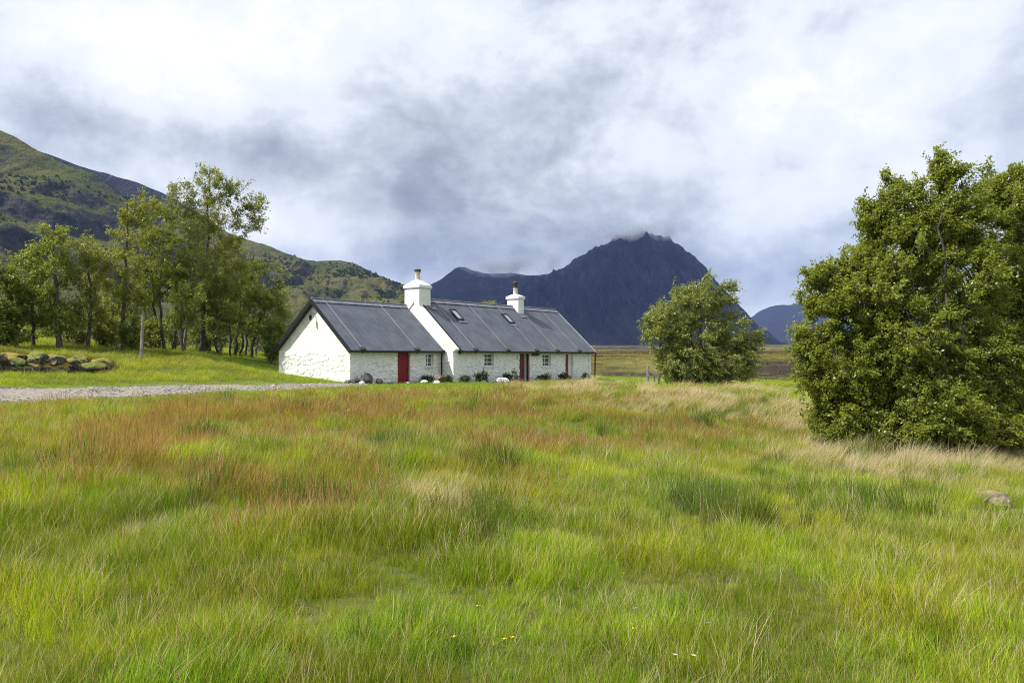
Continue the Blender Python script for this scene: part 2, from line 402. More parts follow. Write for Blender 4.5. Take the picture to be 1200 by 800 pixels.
# track centre line (world XY) with half widths
TRK = np.array([(*at(-330, 497, 22).xy, 1.6), (*at(-120, 482, 24.0).xy, 1.6), (*at(0, 468, 26.2).xy, 1.65), (*at(90, 463, 28.6).xy, 1.5), (*at(180, 458, 31.4).xy, 1.35), (*at(270, 455, 34.4).xy, 1.2), (*at(345, 453, 37.2).xy, 1.0), (*at(400, 451.5, 39.9).xy, 0.8), (*at(430, 450, 41.2).xy, 0.55)])
def trk_sample():
    out = []
    for a, b in zip(TRK[:-1], TRK[1:]):
        for t in np.linspace(0, 1, 24, endpoint=False): out.append(a + (b - a) * t)
    out.append(TRK[-1]); o = np.array(out)
    k = np.ones(25) / 25
    for c in range(3):
        pad = np.concatenate([np.full(12, o[0, c]), o[:, c], np.full(12, o[-1, c])]); o[:, c] = np.convolve(pad, k, 'valid')
    return o
TS = trk_sample()
def track_d(x, y):
    """signed distance to the edge of the track (negative on it)"""
    x = np.asarray(x, float).ravel(); y = np.asarray(y, float).ravel(); out = np.full(len(x), 99.0)
    near = np.nonzero((x < 5) & (x > -45) & (y > 10) & (y < 50))[0]
    for i in range(0, len(near), 20000):
        j = near[i:i + 20000]
        d = np.hypot(x[j][:, None] - TS[None, :, 0], y[j][:, None] - TS[None, :, 1]) - TS[None, :, 2]
        out[j] = d.min(1)
    return out
def hummock(x, y):
    d = np.hypot(x, y)
    h = (fbm(x / 1.7, y / 1.7, 3, 5) - 0.5) * 0.22 + (fbm(x / 5.5, y / 5.5, 2, 8) - 0.5) * 0.30
    w = np.clip(d / 6, 0.35, 1) * (1 - sstep(d, 60, 110)) + sstep(d, 60, 110) * 1.5
    return h * w
def gz(x, y):
    x = np.asarray(x, float); y = np.asarray(y, float)
    z = base_z(x, y)
    damp = sstep(track_d(x, y), 0.0, 1.6).reshape(x.shape)
    lawn = lawn_mask(x, y)
    ax, ay, bx, by = -25.0, 33.3, -18.9, 37.2
    t = np.clip(((x - ax) * (bx - ax) + (y - ay) * (by - ay)) / ((bx - ax) ** 2 + (by - ay) ** 2), 0, 1)
    dd = np.hypot(x - ax - t * (bx - ax), y - ay - t * (by - ay)); z = z + .62 * np.exp(-(dd / .62) ** 2) * (1 - .55 * t) * (.75 + .5 * vnoise(x / 1.1, y / 1.1, 77))
    for hx, hy, ra, rb, hh in ((6.8, 33.0, 5.0, 2.6, .50), (3.9, 40.5, 4.0, 2.2, .40), (8.6, 26.5, 3.0, 1.8, .26), (12.0, 37.0, 4.0, 2.0, .45), (-1.5, 24.0, 4.0, 2.0, .18), (2.8, 29.0, 3.0, 1.6, .22), (-7.5, 20.0, 3.0, 1.5, .16)):
        z = z + hh * np.exp(-((x - hx) / ra) ** 2 - ((y - hy) / rb) ** 2)
    return z + hummock(x, y) * damp * (1 - 0.75 * lawn)

# cottage frame: u along the ridge (away to the right), v towards the back
TH = 0.651; CU = Vector((math.sin(TH), math.cos(TH), 0)); CV = Vector((-CU.y, CU.x, 0)); CO = Vector((-8.599, 42.0, EYE))
def cw(L, v, z): return CO + CU * L + CV * v + Vector((0, 0, z))
def c_uv(x, y):
    dx = np.asarray(x) - CO.x; dy = np.asarray(y) - CO.y
    return dx * CU.x + dy * CU.y, dx * CV.x + dy * CV.y
def Lat(px, v):
    """distance along the wall plane v that the photograph shows at column px"""
    t = (px - CX) / FPX; x0 = CO.x + CV.x * v; y0 = CO.y + CV.y * v
    return (t * y0 - x0) / (CU.x - t * CU.y)
def lawn_mask(x, y):
    L, v = c_uv(x, y)
    a = sstep(v, -11.0, -6.0) * sstep(L, -4, -1) * (1 - sstep(L, 34, 42)) * np.where(L > 22, sstep(v, -9.5, -6.0), 1.0) * (1 - sstep(v, 12, 16))
    td = track_d(x, y).reshape(np.shape(x)); b = 1 - sstep(td, 0.4, 1.8)
    return np.clip(np.maximum(a, b), 0, 1)
def in_house(x, y, m=0.15):
    L, v = c_uv(x, y)
    return ((L > -m) & (L < 7.4) & (v > -m) & (v < 6.2 + m)) | ((L > 7.1) & (L < 22.9 + m) & (v > -1.05 - m) & (v < 5.6 + m))

def build_ground():
    n_r = 430
    rad = np.concatenate([[0.0], np.geomspace(0.6, 14000, n_r)])
    fa = np.linspace(R(-46), R(46), 520); ra = np.linspace(R(46), R(314), 90)[1:-1]
    ang = np.concatenate([fa, ra]); na = len(ang)
    A, Rr = np.meshgrid(ang, rad); X = np.sin(A) * Rr; Y = np.cos(A) * Rr
    Z = gz(X, Y)
    V = np.stack([X, Y, Z], -1).reshape(-1, 3)
    i = np.arange(len(rad) - 1)[:, None] * na; j = np.arange(na)[None]; j2 = (j + 1) % na
    F = np.stack([i + j, i + j2, i + na + j2, i + na + j], -1).reshape(-1, 4)
    trk = 1 - sstep(track_d(V[:, 0], V[:, 1]), -0.3, 0.8)
    lawn = lawn_mask(V[:, 0], V[:, 1])
    def f(k, b, out, t):
        p = pos(k); sep = k.n('ShaderNodeSeparateXYZ', inp={0: p})
        dist = k.m('SQRT', k.m('ADD', k.m('MULTIPLY', sep.outputs[0], sep.outputs[0]), k.m('MULTIPLY', sep.outputs[1], sep.outputs[1])))
        n0 = k.noise(p, 0.8, 6, 0.6); n1 = k.noise(p, 6, 5, 0.65)
        near = k.mix(k.sm(n0, 0.35, 0.65), (0.070, 0.095, 0.018), (0.105, 0.105, 0.028))
        near = k.mix(k.m('MULTIPLY', k.sm(n1, 0.5, 0.7), 0.5), near, (0.06, 0.05, 0.02))
        la = k.n('ShaderNodeAttribute', attribute_name='lawn').outputs['Fac']
        near = k.mix(la, near, k.mix(k.sm(n1, 0.3, 0.7), (0.105, 0.155, 0.022), (0.15, 0.185, 0.035)))
        tr = k.n('ShaderNodeAttribute', attribute_name='trk').outputs['Fac']
        near = k.mix(tr, near, (0.20, 0.17, 0.13))
        # the moor: broad bands of heather between yellow-green grass
        m1 = k.noise(k.vscale(p, (0.006, 0.0042, 0)), 1.0, 4, 0.55, 0.6); m2 = k.noise(k.vscale(p, (0.05, 0.02, 0)), 1.0, 5, 0.6)
        mm = k.m('ADD', m1, k.m('MULTIPLY', k.m('SUBTRACT', m2, 0.5), 0.6))
        moor = k.mix(k.sm(mm, 0.45, 0.54), (0.034, 0.026, 0.020), k.mix(k.sm(m2, 0.35, 0.65), (0.095, 0.105, 0.024), (0.15, 0.130, 0.042)))
        fld = k.m('SUBTRACT', 1.0, k.sm(k.m('ADD', dist, k.m('MULTIPLY', k.m('SUBTRACT', k.noise(p, 0.06, 4, 0.6), 0.5), 70.0)), 80, 96))
        setc(t, b.inputs['Base Color'], k.mix(fld, moor, near)); b.inputs['Specular IOR Level'].default_value = 0.1
        bump(k, b, t, k.m('ADD', n1, k.m('MULTIPLY', m2, 2.0)), 0.7, 0.12)
    o = mesh_np('ground', V, F, mat('moor_ground', f, 0.95), smooth=True,
                attrs={'trk': ('POINT', 'FLOAT', trk.astype(np.float32)), 'lawn': ('POINT', 'FLOAT', lawn.astype(np.float32))})
    tag(o, 'rough green meadow running out to the flat brown moor', 'ground', kind='structure')
build_ground()

# ------------------------------------------------------------------ track of pale gravel
def build_track():
    n = len(TS); d = np.gradient(TS[:, :2], axis=0); d /= np.linalg.norm(d, axis=1)[:, None]; nx = np.stack([-d[:, 1], d[:, 0]], 1)
    V = []; F = []; m = 15
    for i in range(n):
        wl = TS[i, 2] * (1 + 0.30 * (vnoise(np.array(i * .23), np.array(3.3), 2) - .5) + 0.3 * (vnoise(np.array(i * .9), np.array(1.3), 9) - .5)); wr = TS[i, 2] * (1 + 0.30 * (vnoise(np.array(i * .19), np.array(7.3), 4) - .5) + 0.3 * (vnoise(np.array(i * .8), np.array(5.3), 6) - .5))
        for j in range(m):
            s = -1 + 2 * j / (m - 1); w = wl if s < 0 else wr
            V.append((TS[i, 0] + nx[i, 0] * s * w, TS[i, 1] + nx[i, 1] * s * w, 0))
    V = np.array(V); s = np.abs(np.tile(np.linspace(-1, 1, m), n))
    V[:, 2] = gz(V[:, 0], V[:, 1]) + 0.035 - 0.07 * (s > 0.95) + 0.03 * (fbm(V[:, 0] * 2, V[:, 1] * 2, 3, 3) - .5)
    for i in range(n - 1):
        for j in range(m - 1): F.append((i * m + j, i * m + j + 1, (i + 1) * m + j + 1, (i + 1) * m + j))
    def f(k, b, out, t):
        p = pos(k); n1 = k.noise(p, 2.0, 5, 0.6); v = k.n('ShaderNodeTexVoronoi', inp={'Vector': p, 'Scale': 14.0})
        c = k.mix(k.sm(n1, 0.3, 0.7), (0.19, 0.16, 0.12), (0.30, 0.26, 0.21))
        c = k.mix(0.45, c, k.ramp(k.n('ShaderNodeSeparateColor', inp={0: v.outputs['Color']}).outputs[0], [(0, (0.11, 0.095, 0.08)), (0.75, (0.24, 0.22, 0.20)), (1, (0.52, 0.50, 0.48))]))
        c = k.mix(k.m('MULTIPLY', k.sm(k.noise(p, 1.1, 4, 0.6), 0.58, 0.68), 0.55), c, (0.15, 0.15, 0.05))
        setc(t, b.inputs['Base Color'], c); bump(k, b, t, v.outputs['Distance'], 0.8, 0.04)
    o = mesh_np('track', V, np.array(F), mat('gravel_track', f, 0.95), smooth=True)
    tag(o, 'pale gravel track leading in from the left to the white cottage', 'track', kind='structure')
build_track()

# ------------------------------------------------------------------ hills and mountains
def mountain(name, label, crest, depth, foot, back, m, amp, wl, seed, p=1.25, gully=0.0, nx=420, ny=200, zfoot=None, fine=6.0, crag=0.0, bodyh=170.0, conv=0.0):
    cp = np.array(crest, float)
    px = np.linspace(cp[0, 0], cp[-1, 0], nx); py = np.interp(px, cp[:, 0], cp[:, 1])
    ker = np.ones(5) / 5; pys = np.convolve(np.pad(py, 2, mode='edge'), ker, 'valid')
    X = (px - CX) / FPX * depth; H = EYE + (HOR - pys) / FPX * depth
    t = np.concatenate([-(np.linspace(1, 0, int(ny * 0.75)) ** 1.15), np.linspace(0, 1, ny - int(ny * 0.75) + 1)[1:]])
    TT, XX = np.meshgrid(t, X, indexing='ij'); HH = np.meshgrid(t, H, indexing='ij')[1]
    YY = np.where(TT < 0, depth + TT * (depth - foot), depth + TT * (back - depth))
    XX = XX * (1 - conv * np.clip(1 - YY / depth, 0, 1))
    wob = (fbm(XX / (wl * 3), YY / (wl * 3), 3, seed + 40) - .5)
    XX2 = XX + wob * wl * 0.9 * np.abs(TT)
    z0 = far_z(XX, YY) - 3 if zfoot is None else zfoot
    g = (1 - np.abs(TT)) ** p
    env = np.clip(np.abs(TT) * 5, 0.26 if conv else 0.16, 1) * np.clip((1 - np.abs(TT)) * 4, 0, 1)
    body = np.clip((HH - z0) / bodyh, 0, 1)
    r = fbm(XX2 / wl, YY / (wl * 1.6), 6, seed, 0.52, ridged=True) - 0.55
    s = fbm(XX2 / (wl * 0.28), YY / (wl * 0.5), 5, seed + 9, 0.55) - 0.5
    Z = z0 + (HH - z0) * g + (r * amp + s * amp * 0.45) * env * body
    if gully:
        q = fbm(XX2 / (wl * 0.42) + 0.5 * wob, YY / (wl * 5), 4, seed + 20, 0.55, ridged=True) - 0.6
        Z = Z + q * gully * env * body
    if crag:
        cm = sstep(fbm(XX / (wl * 1.3), YY / (wl * 1.3), 3, seed + 60), 0.5, 0.6)
        st = crag; zz = (Z + 0.42 * XX) / st + 0.9 * fbm(XX / 60, YY / 60, 3, seed + 70); fr = zz - np.floor(zz)
        Z = Z + cm * env * body * st * (sstep(fr, 0.25, 0.75) - fr) * 0.65
    Z = Z + (fbm(XX / (fine * 4), YY / (fine * 4), 3, seed + 30) - .5) * fine * body * np.clip(env, .3, 1)
    V = np.stack([XX, YY, Z], -1).reshape(-1, 3)
    nt = len(t); i = np.arange(nt - 1)[:, None] * nx; j = np.arange(nx - 1)[None]
    F = np.stack([i + j, i + j + 1, i + nx + j + 1, i + nx + j], -1).reshape(-1, 4)
    o = mesh_np(name, V, F, m, smooth=True); tag(o, label, name.split('_')[-1], kind='structure')
    return V.reshape(nt, nx, 3)

def hillmat(name, grass1, grass2, rock1, rock2, slope_lo, slope_hi, sc, bmp=1.0, streak=0.0):
    def f(k, b, out, t):
        p = pos(k); nz = k.n('ShaderNodeSeparateXYZ', inp={0: k.n('ShaderNodeNewGeometry').outputs['Normal']}).outputs[2]
        n1 = k.noise(p, sc, 6, 0.6); n2 = k.noise(p, sc * 5, 6, 0.65); n3 = k.noise(p, sc * 22, 4, 0.65)
        g = k.mix(k.sm(n1, 0.4, 0.6), grass1, grass2)
        g = k.mix(k.m('MULTIPLY', k.sm(n2, 0.5, 0.68), 0.6), g, rock1)
        r = k.mix(k.sm(n2, 0.35, 0.65), rock1, rock2)
        s = k.m('ADD', nz, k.m('MULTIPLY', k.m('SUBTRACT', n2, 0.5), 0.5))
        s = k.m('ADD', s, k.m('MULTIPLY', k.m('SUBTRACT', n1, 0.5), 0.5))
        c = k.mix(k.sm(s, slope_lo, slope_hi), r, g)
        c = k.mix(k.m('MULTIPLY', k.sm(n3, 0.55, 0.7), 0.45), c, tuple(x * 1.7 for x in rock2))
        if streak:
            s1 = k.noise(k.vscale(p, (0.016, 0.0035, 0.0022)), 1.0, 6, 0.65, 0.6); s2 = k.noise(k.vscale(p, (0.004, 0.002, 0.004)), 1.0, 5, 0.6)
            zz = k.n('ShaderNodeSeparateXYZ', inp={0: p}).outputs[2]
            low = k.sm(k.m('ADD', zz, k.m('MULTIPLY', s1, 260.0)), 330, 200)
            c = k.mix(k.m('MULTIPLY', low, k.m('MULTIPLY', k.sm(s2, 0.42, 0.56), 0.85)), c, (0.040, 0.066, 0.018))
            c = k.mix(k.m('MULTIPLY', k.sm(s1, 0.56, 0.66), streak), c, (0.085, 0.070, 0.074))
            c = k.mix(k.m('MULTIPLY', k.sm(s1, 0.44, 0.34), 0.7), c, (0.006, 0.006, 0.010))
        setc(t, b.inputs['Base Color'], c); b.inputs['Specular IOR Level'].default_value = 0.1
        bump(k, b, t, k.m('ADD', n2, k.m('MULTIPLY', n3, 0.35)), bmp, 0.12 / sc)
    return mat(name, f, 0.95)
M['hill_near'] = hillmat('craggy_green_hill', (0.066, 0.082, 0.016), (0.112, 0.108, 0.030), (0.026, 0.030, 0.028), (0.070, 0.068, 0.064), 0.70, 0.83, 0.006)
M['hill_mid'] = hillmat('craggy_green_knoll', (0.066, 0.082, 0.018), (0.112, 0.108, 0.032), (0.030, 0.033, 0.030), (0.078, 0.075, 0.068), 0.69, 0.83, 0.006)
M['mount'] = hillmat('dark_mountain_heath', (0.018, 0.030, 0.014), (0.024, 0.021, 0.026), (0.012, 0.011, 0.017), (0.038, 0.033, 0.038), 0.6, 0.95, 0.0022, 1.0, streak=0.6)
M['mount_far'] = hillmat('far_mountain_heath', (0.016, 0.022, 0.018), (0.022, 0.020, 0.022), (0.014, 0.014, 0.018), (0.03, 0.028, 0.032), 0.6, 0.95, 0.0015, 0.8)

HILL_A = mountain('near_hill', 'green and rocky hillside rising on the left', [(-900, -150), (-500, -20), (-250, 70), (-100, 118), (0, 152), (30, 167), (50, 178), (75, 190), (100, 199), (130, 216), (155, 233), (180, 256), (210, 287), (240, 318), (280, 352), (330, 385), (400, 418)],
         1250, 300, 2300, M['hill_near'], 60, 220, 3, p=1.15, gully=34, crag=34, fine=5)
HILL_C = mountain('middle_knoll', 'green craggy knoll behind the cottage roof', [(120, 275), (200, 262), (250, 266), (290, 281), (312, 287), (332, 296), (345, 300), (370, 307), (400, 306), (415, 308), (432, 318), (450, 328), (470, 333), (500, 350), (540, 374), (600, 404)],
         1700, 650, 2500, M['hill_mid'], 62, 200, 14, p=1.1, gully=30, crag=32, fine=5)
mountain('dark_ridge', 'dark bare ridge behind the left hillside', [(-250, 130), (-80, 150), (0, 165), (60, 182), (90, 194), (110, 201), (128, 204), (140, 209), (160, 214), (190, 226), (230, 248), (270, 275), (310, 305), (380, 345), (460, 390), (520, 420)],
         2700, 1500, 3800, M['mount'], 60, 320, 23, gully=30, nx=300, ny=120, fine=8)
mountain('shoulder_mountain', 'dark lower peak left of the great mountain with cloud on it', [(360, 400), (440, 358), (505, 335), (520, 325), (532, 316), (541, 313), (552, 317), (570, 322), (600, 320), (620, 322), (640, 321), (670, 325), (720, 345), (780, 385), (820, 405)],
         5400, 3600, 7000, M['mount'], 90, 360, 31, gully=90, bodyh=400.0, conv=1.0, nx=380, ny=130, fine=12, p=1.15)
mountain('great_mountain', 'tall dark pyramid mountain with cloud on its summit', [(470, 412), (520, 392), (560, 366), (600, 340), (625, 327), (640, 321), (660, 311), (680, 299), (700, 289), (715, 283), (730, 277), (745, 274), (762, 273), (775, 276), (790, 285), (800, 290), (812, 300), (825, 312), (840, 329), (856, 348), (870, 362), (885, 378), (900, 391), (915, 401), (940, 410)],
         4600, 3000, 6200, M['mount'], 150, 330, 47, gully=240, nx=560, ny=240, fine=6, bodyh=240.0, conv=1.05, p=1.1)
mountain('distant_mountain', 'far blue peaks on the right skyline', [(780, 410), (840, 398), (870, 380), (888, 366), (900, 361), (915, 357), (925, 358), (937, 354), (948, 355), (965, 363), (1000, 372), (1060, 368), (1120, 378), (1200, 384), (1300, 392), (1500, 405)],
         8200, 6500, 9800, M['mount_far'], 90, 600, 53, gully=50, bodyh=400.0, conv=1.0, nx=320, ny=90, fine=14)

# ------------------------------------------------------------------ haze
def build_haze():
    mb = MB(); x0, x1, y0, y1, z0, z1 = -9000, 9000, -1500, 10500, -14.0, 1150.0
    mb.box((x0, y0, z0), (x1 - x0, 0, 0), (0, y1 - y0, 0), (0, 0, z1 - z0))
    m = bpy.data.materials.new('thin_blue_air'); m.use_nodes = True; t = m.node_tree; t.nodes.clear(); k = NT(t)
    out = k.n('ShaderNodeOutputMaterial')
    v = k.n('ShaderNodeVolumePrincipled', inp={'Color': (0.29, 0.43, 1.0, 1), 'Density': HAZE, 'Anisotropy': 0.0})
    t.links.new(v.outputs[0], out.inputs['Volume'])
    o = mb.build('haze', m); tag(o, kind='stuff', label='thin blue haze in the air before the far mountains')
HAZE = 4.0e-5
build_haze()

# ------------------------------------------------------------------ the cottage
def cells(x, y, cx, cy, seed):
    """nearest and second nearest stone centre of a jittered grid: distances and an id"""
    gx = x / cx; gy = y / cy; ix = np.floor(gx); iy = np.floor(gy)
    d1 = np.full(x.shape, 9.0); d2 = d1.copy(); idn = np.zeros(x.shape)
    for a in (-1, 0, 1):
        for b in (-1, 0, 1):
            jx = ix + a; jy = iy + b
            qx = jx + 0.5 + 0.85 * (_h(jx, jy, seed) - .5) ; qy = jy + 0.5 + 0.85 * (_h(jx, jy, seed + 5) - .5)
            d = np.hypot(gx - qx, gy - qy); h = _h(jx, jy, seed + 11)
            c = d < d1
            d2 = np.where(c, d1, np.minimum(d2, d)); idn = np.where(c, h, idn); d1 = np.where(c, d, d1)
    return d1, d2, idn

HOUSE = empty('cottage', cw(0, 0, -1.45), 'long low whitewashed stone cottage with dark sheet roofs and red doors', 'cottage')
HP = HOUSE.location.copy()
def wall(name, A, d, n, length, zb, top, openings=(), amp=0.034, stone=(0.40, 0.22), seed=1, reveal=0.32, m='whitewash_stone', smooth_above=None, step=0.05):
    A = Vector(A); ns = max(2, int(round(length / step))); s = np.linspace(0, length, ns + 1)
    nz = int(round((max(top(0), top(length / 2), top(length)) - zb) / step)); fr = np.linspace(0, 1, nz + 1)
    S, Fz = np.meshgrid(s, fr); T = np.array([top(x) for x in s])[None].repeat(nz + 1, 0); Z = zb + Fz * (T - zb)
    d1, d2, idn = cells(S, Z, stone[0], stone[1], seed); e = d2 - d1
    prof = sstep(e, 0.0, 0.28); disp = amp * (prof - 1) + amp * 1.1 * (idn - 0.5) * prof + (fbm(S * 1.3, Z * 1.3, 3, seed + 3) - .5) * amp * 1.6 + (fbm(S * 9, Z * 9, 2, seed + 8) - .5) * amp * 0.5
    joint = 1 - sstep(e, 0.0, 0.16)
    if smooth_above is not None:
        w = 1 - sstep(Z, smooth_above - 0.12, smooth_above + 0.12); disp = disp * (0.12 + 0.88 * w) - 0.05 * (1 - w); joint = joint * w
    zmax = Z >= T - 0.01; disp = np.where(zmax, np.minimum(disp, 0), disp)
    A3 = np.array(A); V = A3 + S[..., None] * np.array(d) + disp[..., None] * np.array(n); V[..., 2] = EYE + Z
    W = ns + 1; V = V.reshape(-1, 3); F = []; cutedges = []
    sc = (s[:-1] + s[1:]) / 2
    for i in range(nz):
        for j in range(ns):
            zc = (Z[i, j] + Z[i + 1, j]) / 2
            if any(a < sc[j] < b and c < zc < e2 for a, b, c, e2 in openings): continue
            F.append((i * W + j, i * W + j + 1, (i + 1) * W + j + 1, (i + 1) * W + j))
    cnt = {}
    for q in F:
        for a, b in zip(q, q[1:] + q[:1]): cnt[(a, b)] = 1
    V = V.tolist(); jl = joint.ravel().tolist(); inner = {}
    nn = np.array(n)
    def inn(k):
        if k not in inner:
            inner[k] = len(V); q = np.array(A) + np.array(d) * S.ravel()[k] - nn * reveal; V.append([q[0], q[1], EYE + Z.ravel()[k]]); jl.append(0)
        return inner[k]
    for (a, b) in list(cnt):
        if (b, a) not in cnt:
            F.append((b, a, inn(a), inn(b)))     # returns: outer ends and door and window reveals
    V = np.array(V) - np.array(HP)
    return mesh_np(name, V, F, M[m], HOUSE, attrs={'joint': ('POINT', 'FLOAT', np.array(jl, np.float32))})

zE1, zE2, vR1, zR1, vL1, s2, vR2, zR2, Lg, Lv, Le = 0.36, 0.37, 3.05, 3.06, 6.35, 1.05, 2.35, 3.46, 7.25, 7.6, 22.85
vB2 = vR2 + (vR2 + s2)       # back of the right wing
nu, nv = -CU, -CV
def door_px(x0, x1, v, o=0.0): return Lat(x0, v), Lat(x1, v)
# openings along the two fronts, from the photograph's columns
dl0, dl1 = door_px(466.0, 481.0, 0.12); wl0, wl1 = door_px(499, 508.0, 0.12)
vF = -s2 + 0.12
w20, w21 = door_px(567.5, 579, vF); d20, d21 = door_px(609, 621, vF); w30, w31 = door_px(636, 645.5, vF); d30, d31 = door_px(663, 672, vF)
ZB = -2.15
ft1 = zE1 - 0.04; ft2 = zE2 - 0.04
Lw = 0.18                     # walls start a little inside the verge
def gable_top1(s):            # s along +v from the front corner
    v = 0.12 + s; return min(zE1 + (zR1 - zE1) * (v / vR1), zE1 + (zR1 - zE1) * ((vL1 - v) / (vL1 - vR1))) - 0.10
def gable_top2(s):
    v = vF + s; return min(zE2 + (zR2 - zE2) * ((v + s2) / (vR2 + s2)), zE2 + (zR2 - zE2) * ((vB2 - v) / (vB2 - vR2))) - 0.08
wall('gable_wall', cw(Lw, 0.12, 0), CV, nu, vL1 - 0.24, ZB + .2, gable_top1, amp=0.026, stone=(0.46, 0.26), seed=21, smooth_above=0.30)
wall('front_wall', cw(Lw, 0.12, 0), CU, nv, Lg - Lw + .05, ZB, lambda s: ft1, [(dl0 - Lw, dl1 - Lw, -1.55, ft1 - .12), (wl0 - Lw, wl1 - Lw, -0.62, 0.16)], seed=3)
wall('front_wall', cw(Lg, vF, 0), CU, nv, Le - .12 - Lg, ZB, lambda s: ft2,
     [(w20 - Lg, w21 - Lg, -0.62, 0.16), (d20 - Lg, d21 - Lg, -1.72, 0.20), (w30 - Lg, w31 - Lg, -0.70, 0.14), (d30 - Lg, d31 - Lg, -1.60, 0.14)], seed=7)
wall('gable_wall', cw(Lg, vF, 0), CV, nu, vB2 - vF - .12, ZB, gable_top2, amp=0.04, seed=33, smooth_above=0.0)
wall('end_wall', cw(Le - .12, vF, 0), CV, CU, vB2 - vF - .12, ZB, gable_top2, amp=0.05, seed=35)
wall('back_wall', cw(Lw, vL1 - .12, 0), CU, CV, Lg - Lw, ZB, lambda s: ft1, amp=0.05, seed=37, step=0.08)
wall('back_wall', cw(Lg, vB2 - .12, 0), CU, CV, Le - .12 - Lg, ZB, lambda s: ft2, amp=0.05, seed=39, step=0.08)

def slope_frame(L0, v0, z0, v1, z1):
    """origin, along-ridge and up-slope unit vectors and outward normal of one roof slope"""
    o = cw(L0, v0, z0); up = (cw(L0, v1, z1) - o); ln = up.length; up.normalize(); n = CU.cross(up).normalized()
    if n.z < 0: n = -n
    return o, up, n, ln
def roof(name, L0, L1, vf, zf, vr, zr, vb, zb_, rib, thick=0.07):
    mb = MB()
    for (va, za) in ((vf, zf), (vb, zb_)):
        o, up, n, ln = slope_frame(L0, va, za, vr, zr)
        over = 0.16
        mb.box(o - up * over, CU * (L1 - L0), up * (ln + over - 0.0), n * thick)
        k = int((L1 - L0) / rib); 
        for i in range(1, k + 1):
            L = i * (L1 - L0) / (k + 1)
            mb.box(o - up * (over - .004) + CU * (L - .022) + n * (thick - .004), CU * 0.044, up * (ln + over - .06), n * 0.018)
    r = mb.build(name, M['roof'], HOUSE)
    mr = MB()
    for (va, za) in ((vf, zf), (vb, zb_)):
        o, up, n, ln = slope_frame(L0, va, za, vr, zr)
        mr.box(o + up * (ln - 0.24) + n * (thick + .03), CU * (L1 - L0), up * 0.25, n * 0.014)
    mr.tube([cw(L0, vr, zr + thick * 1.35 + .05), cw(L1, vr, zr + thick * 1.35 + .05)], 0.05, 8)
    mr.build('ridge_cap', M['lead'], r)
    return r
roof1 = roof('roof', -0.02, Lg + .02, -0.02, zE1 + .02, vR1, zR1, vL1 + .02, zE1, 0.40)
roof2 = roof('roof', Lv + .10, Le, -s2 - .02, zE2 + .02, vR2, zR2, vB2 + .02, zE2, 0.40)
# verge boards
def verge(L, vf, zf, vr, zr, vb, zb_, m, w=0.05, h=0.26, lift=0.10, name='barge_board'):
    mb = MB()
    for (va, za) in ((vf, zf), (vb, zb_)):
        o, up, n, ln = slope_frame(L, va, za, vr, zr)
        mb.box(o - up * 0.20 + n * (lift - h), CU * w, up * (ln + 0.20), n * h)
    return mb.build(name, m, HOUSE)
verge(-0.08, -0.02, zE1 + .02, vR1, zR1, vL1 + .02, zE1, M['black'], h=0.22)
verge(Lv + .03, -s2 - .02, zE2 + .02, vR2, zR2, vB2 + .02, zE2, M['black'], w=0.06, h=0.30)
verge(Le + .006, -s2 - .02, zE2 + .02, vR2, zR2, vB2 + .02, zE2, M['strap'], w=0.06, h=0.14)
# white coping that stands on the gable between the two roofs
mb = MB()
for (va, za) in ((-s2 - .02, zE2 + .02), (vB2 + .02, zE2)):
    o, up, n, ln = slope_frame(Lg - .01, va, za, vR2, zR2)
    mb.box(o - up * 0.02 - n * 0.14, CU * (Lv + .03 - Lg), up * (ln + 0.02), n * 0.19)
mb.build('gable_coping', M['whitewash'], HOUSE, bevel=0.03)
# chimneys
def chimney(L, v, lu, lv, zbase, zsh, zband, ztop, pot_h, pot_r, cowl):
    o = cw(L, v, 0)
    def blk(mb, a, b, z0, z1, a2=None, b2=None):
        a2 = a if a2 is None else a2; b2 = b if b2 is None else b2
        q = lambda A, B, z: [o + CU * (sx * A) + CV * (sy * B) + Vector((0, 0, z)) for sx, sy in ((-1, -1), (1, -1), (1, 1), (-1, 1))]
        mb.hexa(q(a, b, z0) + q(a2, b2, z1))
    mb = MB(); blk(mb, lu / 2, lv / 2, zbase, zsh)
    c = mb.build('chimney_stack', M['whitewash'], HOUSE, bevel=0.025)
    mb = MB(); blk(mb, lu / 2 + .07, lv / 2 + .07, zsh - .004, zband); c2 = mb.build('chimney_band', M['whitewash'], c, bevel=0.02)
    mb = MB(); blk(mb, lu / 2 + .04, lv / 2 + .04, zband - .003, ztop, 0.20, 0.24); c3 = mb.build('chimney_cap', M['whitewash'], c, bevel=0.02)
    mb = MB(); r = pot_r
    mb.lathe(o + Vector((0, 0, ztop - .08)), [(r * 1.15, 0), (r * 1.15, .09), (r, .13), (r * .93, pot_h - .12), (r * 1.08, pot_h - .10), (r * 1.08, pot_h), (r * .8, pot_h), (r * .8, pot_h - .12)], 18)
    pt = mb.build('chimney_pot', M['pot'], c, smooth=False)
    mb = MB(); mb.lathe(o + Vector((0, 0, ztop - .08 + pot_h - .02)), cowl, 16); mb.build('chimney_cowl', M['cowl'], c)
chimney(7.80, 2.55, 1.02, 1.30, 1.6, 4.22, 4.40, 4.74, 0.62, 0.17, [(.19, 0), (.21, .03), (.21, .13), (.19, .17), (.12, .18)])
chimney(17.62, 2.30, 0.66, 1.05, 2.2, 4.10, 4.30, 4.44, 0.55, 0.17, [(.15, 0), (.19, .05), (.19, .14), (.12, .17), (.12, .26), (.20, .30), (.21, .42), (.13, .47), (.10, .58)])
